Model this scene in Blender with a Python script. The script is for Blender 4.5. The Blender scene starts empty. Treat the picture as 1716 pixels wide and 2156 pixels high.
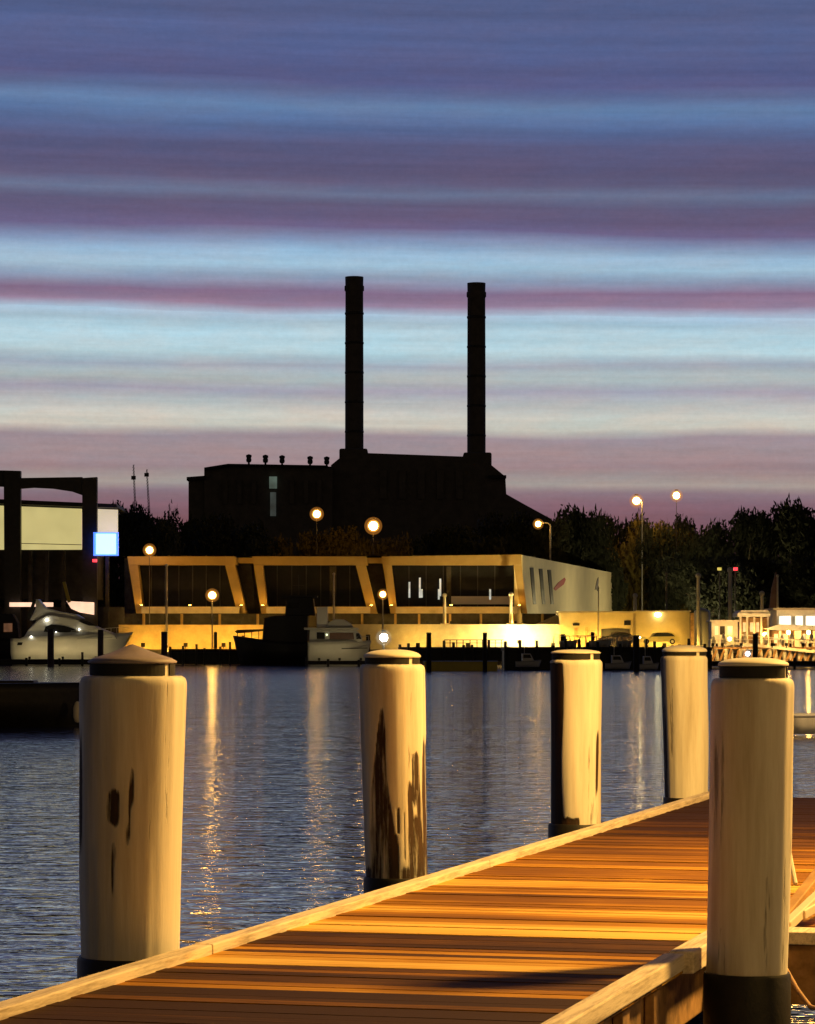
import bpy, math, random
from mathutils import Vector, noise as mnoise
random.seed(7)
R = math.radians
PI = math.pi
F = 6400.0          # focal length in reference units (frame is 1716 x 2155 units)
CX, HY = 858.0, 1351.0
EYE = 2.6
scene = bpy.context.scene
col = scene.collection

def P(x, y, d):     # world point seen at reference (x, y), d metres away
    return Vector(((x - CX) * d / F, d, EYE - (y - HY) * d / F))
def X(x, d): return (x - CX) * d / F
def Z(y, d): return EYE - (y - HY) * d / F

# ------------------------------------------------------------------ materials
def nodes_of(m):
    m.use_nodes = True
    nt = m.node_tree
    return nt, nt.nodes, nt.links

def mat(name, color, rough=0.7, var=0.25, scale=3.0, metallic=0.0, bump=0.0, stretch=(1, 1, 1), spec=0.4):
    m = bpy.data.materials.new(name)
    nt, N, L = nodes_of(m)
    b = N['Principled BSDF']
    tc = N.new('ShaderNodeTexCoord'); mp = N.new('ShaderNodeMapping')
    mp.inputs['Scale'].default_value = stretch
    L.new(tc.outputs['Object'], mp.inputs['Vector'])
    n = N.new('ShaderNodeTexNoise'); n.inputs['Scale'].default_value = scale
    n.inputs['Detail'].default_value = 6; n.inputs['Roughness'].default_value = 0.65
    L.new(mp.outputs[0], n.inputs['Vector'])
    cr = N.new('ShaderNodeValToRGB')
    c = color
    cr.color_ramp.elements[0].position = 0.3; cr.color_ramp.elements[1].position = 0.7
    cr.color_ramp.elements[0].color = (c[0]*(1-var), c[1]*(1-var), c[2]*(1-var), 1)
    cr.color_ramp.elements[1].color = (min(1, c[0]*(1+var)), min(1, c[1]*(1+var)), min(1, c[2]*(1+var)), 1)
    L.new(n.outputs['Fac'], cr.inputs['Fac'])
    L.new(cr.outputs['Color'], b.inputs['Base Color'])
    b.inputs['Roughness'].default_value = rough
    b.inputs['Metallic'].default_value = metallic
    b.inputs['Specular IOR Level'].default_value = spec
    if bump:
        bp = N.new('ShaderNodeBump'); bp.inputs['Strength'].default_value = 0.6
        bp.inputs['Distance'].default_value = bump
        L.new(n.outputs['Fac'], bp.inputs['Height']); L.new(bp.outputs[0], b.inputs['Normal'])
    return m

def emit(name, color, strength, base=(0.6, 0.6, 0.6), var=0.0, scale=1.0):
    m = bpy.data.materials.new(name)
    nt, N, L = nodes_of(m)
    b = N['Principled BSDF']
    b.inputs['Base Color'].default_value = (*base, 1)
    b.inputs['Emission Color'].default_value = (*color, 1)
    b.inputs['Emission Strength'].default_value = strength
    if var:
        tc = N.new('ShaderNodeTexCoord')
        n = N.new('ShaderNodeTexNoise'); n.inputs['Scale'].default_value = scale
        L.new(tc.outputs['Object'], n.inputs['Vector'])
        mr = N.new('ShaderNodeMapRange')
        mr.inputs['From Min'].default_value = 0.3; mr.inputs['From Max'].default_value = 0.7
        mr.inputs['To Min'].default_value = strength*(1-var); mr.inputs['To Max'].default_value = strength*(1+var)
        L.new(n.outputs['Fac'], mr.inputs['Value']); L.new(mr.outputs[0], b.inputs['Emission Strength'])
    return m

M = {}
M['brick'] = mat('dark_brick', (0.10, 0.085, 0.075), 0.9, 0.3, 0.5)
M['roofdark'] = mat('dark_roof', (0.03, 0.03, 0.032), 0.9, 0.2, 0.5)
M['steeldark'] = mat('dark_steel', (0.03, 0.03, 0.03), 0.6, 0.3, 2)
M['concrete'] = mat('pale_concrete', (0.42, 0.36, 0.26), 0.9, 0.18, 0.8)
M['frame'] = mat('cream_render', (0.34, 0.235, 0.09), 0.8, 0.12, 0.6)
M['white_wall'] = mat('white_render', (0.64, 0.57, 0.38), 0.8, 0.08, 0.3)
M['ochre'] = mat('ochre_wall', (0.50, 0.40, 0.20), 0.85, 0.12, 0.7)
M['glass_dark'] = mat('dark_glass', (0.012, 0.012, 0.014), 0.35, 0.3, 1, spec=0.15)
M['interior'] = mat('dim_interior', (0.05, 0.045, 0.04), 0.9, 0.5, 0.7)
M['black'] = mat('tarred_black', (0.012, 0.011, 0.010), 0.55, 0.4, 6, bump=0.01)
M['blacktimber'] = mat('black_timber', (0.018, 0.014, 0.012), 0.8, 0.6, 2)
M['gel'] = mat('white_gelcoat', (0.62, 0.60, 0.55), 0.35, 0.06, 0.8)
M['gel_grey'] = mat('grey_gelcoat', (0.40, 0.39, 0.36), 0.4, 0.08, 0.8)
M['capmetal'] = mat('purplish_sheet_metal', (0.27, 0.23, 0.26), 0.6, 0.25, 5)
M['purple'] = mat('purple_canvas', (0.09, 0.07, 0.13), 0.85, 0.3, 3)
M['pole'] = mat('galvanised_pole', (0.45, 0.42, 0.36), 0.5, 0.15, 2)
M['poledark'] = mat('dark_pole', (0.08, 0.07, 0.07), 0.6, 0.15, 2)
M['rust'] = mat('rusty_fascia', (0.30, 0.17, 0.07), 0.85, 0.7, 5, bump=0.01)
M['ground'] = mat('quay_ground', (0.12, 0.10, 0.08), 0.9, 0.3, 0.3)
M['asphalt'] = mat('yard_asphalt', (0.05, 0.05, 0.05), 0.9, 0.3, 0.5)
M['yellowhull'] = mat('yellow_hull', (0.60, 0.46, 0.06), 0.5, 0.12, 0.8)
M['car'] = mat('pale_car_paint', (0.50, 0.42, 0.15), 0.3, 0.06, 1)
M['cardark'] = mat('dark_car_paint', (0.05, 0.03, 0.03), 0.3, 0.06, 1)
M['rubber'] = mat('rubber', (0.015, 0.015, 0.015), 0.8, 0.2, 5)
M['red'] = mat('red_paint', (0.35, 0.03, 0.04), 0.6, 0.2, 1.5)
M['greymark'] = mat('grey_paint', (0.20, 0.18, 0.19), 0.7, 0.2, 1.5)
M['orange_timber'] = mat('varnished_timber', (0.45, 0.26, 0.10), 0.6, 0.5, 2)
M['whitepaint'] = mat('white_paint', (0.72, 0.68, 0.58), 0.6, 0.12, 2.0)
M['bark'] = mat('bark', (0.10, 0.07, 0.045), 0.95, 0.3, 2)
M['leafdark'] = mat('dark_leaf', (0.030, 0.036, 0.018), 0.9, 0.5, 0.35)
M['leafolive'] = mat('olive_leaf', (0.14, 0.105, 0.02), 0.85, 0.5, 0.35)  # leaf colour brightened and warmed to stand for lamp glow on crowns

# lamp colours
M['bulb'] = emit('sodium_bulb', (1.0, 0.50, 0.09), 130)
M['bulbbig'] = emit('bright_sodium_bulb', (1.0, 0.50, 0.09), 190)
M['bulbsky'] = emit('skyline_bulb', (1.0, 0.56, 0.16), 140)
M['bulbwhite'] = emit('white_bulb', (1.0, 0.92, 0.72), 90)
M['bulbblue'] = emit('bluish_lamp', (0.75, 0.80, 1.0), 12)
def halo_shell(name, c, st, op):  # see-through glowing shell added around a bulb to paint its halo
    m = bpy.data.materials.new(name); nt, N, L = nodes_of(m); N.clear()
    o = N.new('ShaderNodeOutputMaterial'); t = N.new('ShaderNodeBsdfTransparent'); e = N.new('ShaderNodeEmission'); mx = N.new('ShaderNodeMixShader')
    e.inputs['Color'].default_value = (*c, 1); e.inputs['Strength'].default_value = st; mx.inputs[0].default_value = op
    L.new(t.outputs[0], mx.inputs[1]); L.new(e.outputs[0], mx.inputs[2]); L.new(mx.outputs[0], o.inputs['Surface']); return m
M['amber'] = halo_shell('amber_glass', (1.0, 0.42, 0.06), 1.5, 0.42)
M['amberouter'] = halo_shell('pale_amber_glass', (1.0, 0.36, 0.05), 0.75, 0.15)
M['clearglobe'] = halo_shell('milky_glass', (1.0, 0.85, 0.6), 0.7, 0.12)
M['flood'] = emit('floodlight_glass', (1.0, 0.58, 0.10), 600)
M['floodhot'] = emit('hot_floodlight_glass', (1.0, 0.74, 0.26), 9000)
M['uplight'] = emit('uplight_glass', (1.0, 0.48, 0.06), 120)
M['panel'] = emit('lit_translucent_panel', (0.66, 0.56, 0.22), 0.80, var=0.10, scale=0.35)
M['panelwhite'] = emit('lit_pale_panel', (0.68, 0.58, 0.36), 0.85, var=0.08, scale=0.5)
M['screen'] = emit('blue_white_screen', (0.38, 0.72, 1.0), 1.9)
M['screenedge'] = emit('blue_screen_edge', (0.03, 0.14, 1.0), 2.6)
M['redlamp'] = emit('red_lamp', (1.0, 0.03, 0.05), 2.5)
M['yellowlamp'] = emit('yellow_lamp', (0.9, 0.7, 0.1), 0.7)
M['pinkband'] = emit('lit_fascia', (1.0, 0.62, 0.42), 1.1, var=0.25, scale=0.6)
M['winwhite'] = emit('lit_white_window', (1.0, 0.86, 0.62), 1.8)
M['winwarm'] = emit('lit_warm_window', (1.0, 0.66, 0.25), 0.9, var=0.4, scale=1.2)
M['wingreen'] = emit('dim_green_window', (0.20, 0.30, 0.24), 0.22, var=0.7, scale=0.25)
M['winslit'] = emit('lit_slit_window', (0.75, 0.80, 0.70), 0.55, var=0.4, scale=1.2)

# deck planks: per plank tone, light bands and shade painted in, + grain
def deck_material():
    m = bpy.data.materials.new('weathered_deck_planks')
    nt, N, L = nodes_of(m); b = N['Principled BSDF']
    at = N.new('ShaderNodeAttribute'); at.attribute_name = 'tone'
    uv = N.new('ShaderNodeAttribute'); uv.attribute_name = 'along'
    mp = N.new('ShaderNodeMapping'); mp.inputs['Scale'].default_value = (1.2, 26, 1)
    L.new(uv.outputs['Vector'], mp.inputs['Vector'])
    n = N.new('ShaderNodeTexNoise'); n.inputs['Scale'].default_value = 1.5; n.inputs['Detail'].default_value = 8
    n.inputs['Roughness'].default_value = 0.7
    L.new(mp.outputs[0], n.inputs['Vector'])
    n2 = N.new('ShaderNodeTexNoise'); n2.inputs['Scale'].default_value = 0.9; n2.inputs['Detail'].default_value = 3
    L.new(uv.outputs['Vector'], n2.inputs['Vector'])
    ma = N.new('ShaderNodeMath'); ma.operation = 'MULTIPLY_ADD'
    L.new(n.outputs['Fac'], ma.inputs[0]); ma.inputs[1].default_value = 0.55
    L.new(at.outputs['Fac'], ma.inputs[2])
    mb = N.new('ShaderNodeMath'); mb.operation = 'MULTIPLY_ADD'
    L.new(n2.outputs['Fac'], mb.inputs[0]); mb.inputs[1].default_value = 0.35
    L.new(ma.outputs[0], mb.inputs[2])
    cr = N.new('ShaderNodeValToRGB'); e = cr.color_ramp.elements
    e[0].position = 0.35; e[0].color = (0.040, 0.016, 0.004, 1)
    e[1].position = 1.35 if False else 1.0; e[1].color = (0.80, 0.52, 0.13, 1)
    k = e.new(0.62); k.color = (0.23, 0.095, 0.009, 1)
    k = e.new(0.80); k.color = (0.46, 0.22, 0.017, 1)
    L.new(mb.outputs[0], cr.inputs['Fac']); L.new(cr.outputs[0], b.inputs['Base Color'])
    b.inputs['Roughness'].default_value = 0.8; b.inputs['Specular IOR Level'].default_value = 0.12
    bp = N.new('ShaderNodeBump'); bp.inputs['Strength'].default_value = 0.5; bp.inputs['Distance'].default_value = 0.006
    L.new(n.outputs['Fac'], bp.inputs['Height']); L.new(bp.outputs[0], b.inputs['Normal'])
    return m
M['deck'] = deck_material()

def kerb_material():
    m = bpy.data.materials.new('pale_kerb_timber')
    nt, N, L = nodes_of(m); b = N['Principled BSDF']
    tc = N.new('ShaderNodeAttribute'); tc.attribute_name = 'along'; mp = N.new('ShaderNodeMapping')
    mp.inputs['Scale'].default_value = (10, 0.7, 10)
    L.new(tc.outputs['Vector'], mp.inputs['Vector'])
    n = N.new('ShaderNodeTexNoise'); n.inputs['Scale'].default_value = 3; n.inputs['Detail'].default_value = 8
    n.inputs['Roughness'].default_value = 0.7
    L.new(mp.outputs[0], n.inputs['Vector'])
    cr = N.new('ShaderNodeValToRGB'); e = cr.color_ramp.elements
    e[0].position = 0.28; e[0].color = (0.30, 0.22, 0.13, 1)
    e[1].position = 0.55; e[1].color = (0.80, 0.69, 0.52, 1)
    L.new(n.outputs['Fac'], cr.inputs['Fac']); L.new(cr.outputs[0], b.inputs['Base Color'])
    b.inputs['Roughness'].default_value = 0.7
    bp = N.new('ShaderNodeBump'); bp.inputs['Strength'].default_value = 0.6; bp.inputs['Distance'].default_value = 0.006
    L.new(n.outputs['Fac'], bp.inputs['Height']); L.new(bp.outputs[0], b.inputs['Normal'])
    return m
M['kerb'] = kerb_material()

# painted pile: 'wear_shade' attribute marks where paint is gone, and one pile's painted shaded side
def pile_material():
    m = bpy.data.materials.new('worn_painted_pile')
    nt, N, L = nodes_of(m); b = N['Principled BSDF']
    at = N.new('ShaderNodeAttribute'); at.attribute_name = 'wear'
    tc = N.new('ShaderNodeTexCoord'); mp = N.new('ShaderNodeMapping'); mp.inputs['Scale'].default_value = (1, 1, 0.07)
    oi = N.new('ShaderNodeObjectInfo'); L.new(oi.outputs['Location'], mp.inputs['Location'])
    L.new(tc.outputs['Object'], mp.inputs['Vector'])
    n = N.new('ShaderNodeTexNoise'); n.inputs['Scale'].default_value = 15; n.inputs['Detail'].default_value = 9
    n.inputs['Roughness'].default_value = 0.7
    L.new(mp.outputs[0], n.inputs['Vector'])
    ad = N.new('ShaderNodeMath'); ad.operation = 'MULTIPLY_ADD'
    L.new(n.outputs['Fac'], ad.inputs[0]); ad.inputs[1].default_value = 1.7
    L.new(at.outputs['Fac'], ad.inputs[2])
    st = N.new('ShaderNodeMapRange'); st.inputs['From Min'].default_value = 1.27; st.inputs['From Max'].default_value = 1.50
    L.new(ad.outputs[0], st.inputs['Value'])
    n2 = N.new('ShaderNodeTexNoise'); n2.inputs['Scale'].default_value = 5; n2.inputs['Detail'].default_value = 5
    L.new(mp.outputs[0], n2.inputs['Vector'])
    cp = N.new('ShaderNodeValToRGB'); e = cp.color_ramp.elements
    n2.inputs['Detail'].default_value = 9; n2.inputs['Roughness'].default_value = 0.68
    e[0].position = 0.24; e[0].color = (0.42, 0.35, 0.25, 1); e[1].position = 0.58; e[1].color = (0.80, 0.76, 0.68, 1)
    L.new(n2.outputs['Fac'], cp.inputs['Fac'])
    cw = N.new('ShaderNodeValToRGB'); e = cw.color_ramp.elements
    e[0].position = 0.35; e[0].color = (0.012, 0.008, 0.006, 1); e[1].position = 0.8; e[1].color = (0.08, 0.035, 0.014, 1)
    L.new(n.outputs['Fac'], cw.inputs['Fac'])
    mx = N.new('ShaderNodeMix'); mx.data_type = 'RGBA'
    L.new(st.outputs[0], mx.inputs['Factor']); L.new(cp.outputs[0], mx.inputs['A']); L.new(cw.outputs[0], mx.inputs['B'])
    L.new(mx.outputs['Result'], b.inputs['Base Color'])
    b.inputs['Roughness'].default_value = 0.75
    iv = N.new('ShaderNodeMath'); iv.operation = 'MULTIPLY'; iv.inputs[1].default_value = -1
    L.new(st.outputs[0], iv.inputs[0])
    hh = N.new('ShaderNodeMath'); hh.operation = 'MULTIPLY_ADD'; hh.inputs[1].default_value = 0.5
    L.new(n2.outputs['Fac'], hh.inputs[0]); L.new(iv.outputs[0], hh.inputs[2])
    bp = N.new('ShaderNodeBump'); bp.inputs['Strength'].default_value = 0.8; bp.inputs['Distance'].default_value = 0.014
    L.new(hh.outputs[0], bp.inputs['Height']); L.new(bp.outputs[0], b.inputs['Normal'])
    return m
M['pile'] = pile_material()

def water_material():
    m = bpy.data.materials.new('harbour_water')
    nt, N, L = nodes_of(m); b = N['Principled BSDF']
    b.inputs['Base Color'].default_value = (0.03, 0.05, 0.13, 1)
    b.inputs['Roughness'].default_value = 0.13
    b.inputs['IOR'].default_value = 1.75; b.inputs['Specular Tint'].default_value = (0.90, 0.95, 1.0, 1)
    tc = N.new('ShaderNodeTexCoord')
    def nz(scale, sx, sy, det, rough=0.5, dist=0.0):
        mp = N.new('ShaderNodeMapping'); mp.inputs['Scale'].default_value = (sx, sy, 1); mp.inputs['Rotation'].default_value = (0, 0, R(4))
        L.new(tc.outputs['Object'], mp.inputs['Vector'])
        n = N.new('ShaderNodeTexNoise'); n.inputs['Scale'].default_value = scale
        n.inputs['Detail'].default_value = det; n.inputs['Roughness'].default_value = rough
        n.inputs['Distortion'].default_value = dist
        L.new(mp.outputs[0], n.inputs['Vector']); return n
    sp = N.new('ShaderNodeSeparateXYZ'); L.new(tc.outputs['Object'], sp.inputs[0])
    wr = N.new('ShaderNodeMapRange'); wr.inputs['From Min'].default_value = 62; wr.inputs['From Max'].default_value = 190
    wr.inputs['To Min'].default_value = 0.045; wr.inputs['To Max'].default_value = 0.125
    L.new(sp.outputs[1], wr.inputs['Value']); L.new(wr.outputs[0], b.inputs['Roughness'])
    a = nz(2.3, 0.72, 1.2, 3.0, 0.5, 0.5)
    c = nz(0.16, 0.8, 1.2, 2.0)
    b1 = N.new('ShaderNodeBump'); b1.inputs['Strength'].default_value = 1.0; b1.inputs['Distance'].default_value = 0.043
    b2 = N.new('ShaderNodeBump'); b2.inputs['Strength'].default_value = 1.0; b2.inputs['Distance'].default_value = 0.06
    L.new(c.outputs['Fac'], b2.inputs['Height'])
    L.new(a.outputs['Fac'], b1.inputs['Height']); L.new(b2.outputs[0], b1.inputs['Normal'])
    L.new(b1.outputs[0], b.inputs['Normal'])
    return m
M['water'] = water_material()

# ------------------------------------------------------------------ mesh helpers
class MB:
    def __init__(s): s.v = []; s.f = []; s.sm = []; s.attr = []; s.uvv = []
    def add(s, vs, fs, smooth=False, a=0.0):
        o = len(s.v); s.v += [Vector(p) for p in vs]; s.attr += [a]*len(vs)
        for f in fs: s.f.append(tuple(i+o for i in f)); s.sm.append(smooth)
        return s
    def box(s, x0, x1, y0, y1, z0, z1, a=0.0):
        vs = [(x, y, z) for z in (z0, z1) for y in (y0, y1) for x in (x0, x1)]
        return s.add(vs, [(0,2,3,1),(4,5,7,6),(0,1,5,4),(2,6,7,3),(0,4,6,2),(1,3,7,5)], a=a)
    def pbox(s, x0, x1, y0, y1, d, dep):        # front face seen at reference rectangle
        return s.box(X(x0, d), X(x1, d), d, d+dep, Z(y1, d), Z(y0, d))
    def prism(s, pts, d, dep):                   # reference outline at distance d, thickness dep
        a = [P(x, y, d) for x, y in pts]
        n = len(a); b = [p + Vector((0, dep, 0)) for p in a]
        fs = [tuple(range(n)), tuple(range(2*n-1, n-1, -1))]
        fs += [(i, i+n, (i+1) % n + n, (i+1) % n) for i in range(n)]
        return s.add(a+b, fs)
    def beam(s, p0, p1, w, h):
        p0, p1 = Vector(p0), Vector(p1); t = (p1-p0).normalized()
        up = Vector((0, 0, 1)) if abs(t.z) < 0.95 else Vector((0, 1, 0))
        si = t.cross(up).normalized(); u2 = si.cross(t)
        vs = []
        for p in (p0, p1):
            for a, b in ((-1,-1),(1,-1),(1,1),(-1,1)): vs.append(p + si*a*w/2 + u2*b*h/2)
        return s.add(vs, [(3,2,1,0),(4,5,6,7),(0,1,5,4),(1,2,6,5),(2,3,7,6),(3,0,4,7)])
    def tube(s, p0, p1, r0, r1=None, n=10, caps=True):
        r1 = r0 if r1 is None else r1
        p0, p1 = Vector(p0), Vector(p1); t = (p1-p0).normalized()
        up = Vector((0, 0, 1)) if abs(t.z) < 0.95 else Vector((1, 0, 0))
        a = t.cross(up).normalized(); b = a.cross(t)
        vs = []
        for p, r in ((p0, r0), (p1, r1)):
            for i in range(n):
                g = 2*PI*i/n; vs.append(p + a*math.cos(g)*r + b*math.sin(g)*r)
        fs = [(i, (i+1) % n, (i+1) % n+n, i+n) for i in range(n)]
        s.add(vs, fs, True)
        if caps: s.add(vs, [tuple(range(n-1, -1, -1)), tuple(range(n, 2*n))])
        return s
    def path(s, pts, r, n=8):
        for a, b in zip(pts[:-1], pts[1:]): s.tube(a, b, r, n=n)
        return s
    def lathe(s, c, prof, n=32, smooth=True):     # prof: (r, z)
        c = Vector(c); vs = []
        for r, z in prof:
            for i in range(n):
                g = 2*PI*i/n; vs.append(c + Vector((r*math.cos(g), r*math.sin(g), z)))
        fs = []
        for k in range(len(prof)-1):
            for i in range(n):
                j = (i+1) % n; fs.append((k*n+i, k*n+j, (k+1)*n+j, (k+1)*n+i))
        s.add(vs, fs, smooth)
        return s
    def ball(s, c, r, n=14, sz=1.0):
        prof = [(max(1e-4, r*math.sin(PI*k/n)), -r*sz*math.cos(PI*k/n)) for k in range(n+1)]
        return s.lathe(c, prof, 18)

def obj(name, mb, m, parent=None, bevel=0.0, label=None):
    org = Vector((0, 0, 0)); q = parent
    while q is not None: org += q.location; q = q.parent
    me = bpy.data.meshes.new(name)
    me.from_pydata([tuple(p - org) for p in mb.v], [], mb.f)
    me.polygons.foreach_set('use_smooth', mb.sm)
    me.materials.append(m); me.update()
    if mb.uvv:
        at = me.attributes.new('along', 'FLOAT_VECTOR', 'POINT')
        at.data.foreach_set('vector', [c for p in mb.uvv for c in p])
        at = me.attributes.new('tone', 'FLOAT', 'POINT'); at.data.foreach_set('value', mb.attr)
    o = bpy.data.objects.new(name, me); col.objects.link(o)
    if parent is not None: o.parent = parent
    if bevel:
        bv = o.modifiers.new('bevel', 'BEVEL'); bv.width = bevel; bv.segments = 2; bv.limit_method = 'ANGLE'
    if label: o['label'] = label
    return o

def thing(name, label, cat, loc, group=None):
    o = bpy.data.objects.new(name, None); col.objects.link(o); o.location = loc
    o['label'] = label; o['category'] = cat
    if group: o['group'] = group
    return o
def tag(o, label, cat, group=None):
    o['label'] = label; o['category'] = cat
    if group: o['group'] = group
    return o
def struct(o): o['kind'] = 'structure'; return o

# ------------------------------------------------------------------ setting
w = MB(); w.add([(-3000, -60, 0), (3000, -60, 0), (3000, 360, 0), (-3000, 360, 0)], [(0,1,2,3)])
struct(obj('water', w, M['water']))
g = MB(); g.box(-3000, 3000, 357, 9000, -4, 1.7)
struct(obj('ground', g, M['ground']))
h = MB()                                            # low rise far behind the power station
hv = []; nx = 60
for i in range(nx+1):
    xx = -900 + 1800*i/nx
    zz = 7 + 4*math.sin(i*0.5) + 2*math.sin(i*1.3)
    hv += [(xx, 900, 1.6), (xx, 1000, zz), (xx, 1400, 1.6)]
h.add(hv, [(3*i+k, 3*i+3+k, 3*i+4+k, 3*i+1+k) for i in range(nx) for k in (0, 1)], True)
struct(obj('hills', h, M['asphalt']))

# ------------------------------------------------------------------ wharf frame: s along the edge, v across
TH = math.atan(0.265)
U = Vector((math.sin(TH), math.cos(TH), 0)); V = Vector((math.cos(TH), -math.sin(TH), 0))
def W(s, v, z): p = U*s + V*v; return Vector((p.x, p.y, z))
DZ = 1.1; VL, VR = -4.75, -2.38; S0, SW, SE = 8.0, 15.5, 29.2; VW = 6.5
def wbox(mb, s0, s1, v0, v1, z0, z1, a=0.0, uv=False):
    vs = [W(s_, v_, z_) for z_ in (z0, z1) for s_ in (s0, s1) for v_ in (v0, v1)]
    mb.add(vs, [(0,1,3,2),(4,6,7,5),(0,4,5,1),(2,3,7,6),(0,2,6,4),(1,5,7,3)], a=a)
    if uv:
        mb.uvv += [Vector((v_, s_, z_)) for z_ in (z0, z1) for s_ in (s0, s1) for v_ in (v0, v1)]

wharf = thing('timber_wharf', 'brown plank wharf deck edged with pale kerb timbers running away from the camera', 'wharf', W(15, -3.5, DZ))
LIT_SHADE_BANDS = [(1600, -.25), (1690, -.22), (1730, -.05), (1770, .10), (1810, .20), (1848, .22), (1853, .48), (1863, .48), (1868, .18), (1906, .24), (1911, .48), (1920, .48), (1926, .18), (1940, .22), (1948, .52), (1966, .55), (1973, .04), (1998, .0), (2006, .42), (2012, .05), (2022, .46), (2040, .55), (2046, .14), (2058, .18), (2064, -.08), (2080, -.05), (2085, .34), (2092, .30), (2098, -.15), (2200, -.18)]
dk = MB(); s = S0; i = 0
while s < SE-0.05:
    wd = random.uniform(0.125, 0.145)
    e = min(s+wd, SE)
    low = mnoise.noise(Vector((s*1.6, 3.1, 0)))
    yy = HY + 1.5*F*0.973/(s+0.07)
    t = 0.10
    for (ya, ta), (yb_, tb) in zip(LIT_SHADE_BANDS[:-1], LIT_SHADE_BANDS[1:]):
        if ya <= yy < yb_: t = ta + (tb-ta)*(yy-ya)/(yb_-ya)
    if yy >= LIT_SHADE_BANDS[-1][0]: t = LIT_SHADE_BANDS[-1][1]
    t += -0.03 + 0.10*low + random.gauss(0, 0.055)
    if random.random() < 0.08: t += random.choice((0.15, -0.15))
    v1 = VR - 0.012 if s < SW + 0.05 else VW
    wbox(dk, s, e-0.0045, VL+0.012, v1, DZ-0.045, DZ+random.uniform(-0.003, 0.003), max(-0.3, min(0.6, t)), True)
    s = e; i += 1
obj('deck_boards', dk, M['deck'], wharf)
# kerbs: raised timbers in lengths
def kerb(a, b, vo, vi, z=DZ+0.047, z0=DZ-0.16, name='kerb_timber'):
    m_ = MB(); wbox(m_, a, b, vo, vi, z0, z, 0.0, True); return obj(name, m_, M['kerb'], wharf, 0.008)
ss = [7.6, 13.9, 19.7, 25.2, 29.3]
for a, b in zip(ss[:-1], ss[1:]): kerb(a, b-0.012, VL, VL+0.10, DZ+0.047 + random.uniform(-0.003, .003))
kerb(7.6, 14.03, VR-0.10, VR, z0=DZ-0.03)
kerb(14.045, 15.40, VR-0.08, VR+0.04, DZ+0.055, z0=DZ-0.05)
def kerbv(sa, sb, v0, v1, z):
    m_ = MB(); wbox(m_, sa, sb, v0, v1, DZ-0.03, z, 0.0, True); return obj('kerb_timber', m_, M['kerb'], wharf, 0.008)
kerbv(SW-0.16, SW+0.12, VR+0.075, VW, DZ+0.035)
# fascia + bearers under the deck
m_ = MB(); wbox(m_, 7.6, 15.3, VR-0.32, VR-0.10, DZ-0.36, DZ-0.06); obj('fascia_beam', m_, M['rust'], wharf, 0.01)
m_ = MB(); wbox(m_, SW-0.10, SW+0.08, VR+0.10, VW, DZ-0.34, DZ-0.035); obj('fascia_beam', m_, M['rust'], wharf, 0.01)
m_ = MB(); wbox(m_, 7.6, SE, VL+0.12, VL+0.34, DZ-0.36, DZ-0.05); obj('fascia_beam', m_, M['blacktimber'], wharf, 0.01)
m_ = MB(); wbox(m_, SE-0.2, SE, VL+0.12, VW, DZ-0.36, DZ-0.05); obj('fascia_beam', m_, M['blacktimber'], wharf, 0.01)
for sb in (9.6, 11.7, 13.6, 18.5, 22.5, 26.5):
    m_ = MB(); v1 = VR-0.32 if sb < SW else VW-0.1
    wbox(m_, sb, sb+0.22, VL+0.36, v1, DZ-0.40, DZ-0.06); obj('bearer', m_, M['blacktimber'], wharf)
for sb, vb in ((12.3, VR-0.2), (14.2, VR-0.2), (10.4, VL+0.5), (17, 1.5), (22, 3.5), (27, 0.5), (27, -4.3)):
    m_ = MB(); c = W(sb, vb, 0); m_.tube(c + Vector((0, 0, -2.5)), c + Vector((0, 0, DZ-0.41)), 0.15, 0.15, 14)
    obj('support_post', m_, M['rust'] if sb < 15 else M['blacktimber'], wharf)
# drop-down rusty brackets near the right kerb
for sb in (12.0, 12.75, 13.5):
    m_ = MB(); wbox(m_, sb, sb+0.16, VR-0.095, VR-0.05, DZ-0.52, DZ-0.08); obj('bracket', m_, M['rust'], wharf, 0.006)

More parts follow.
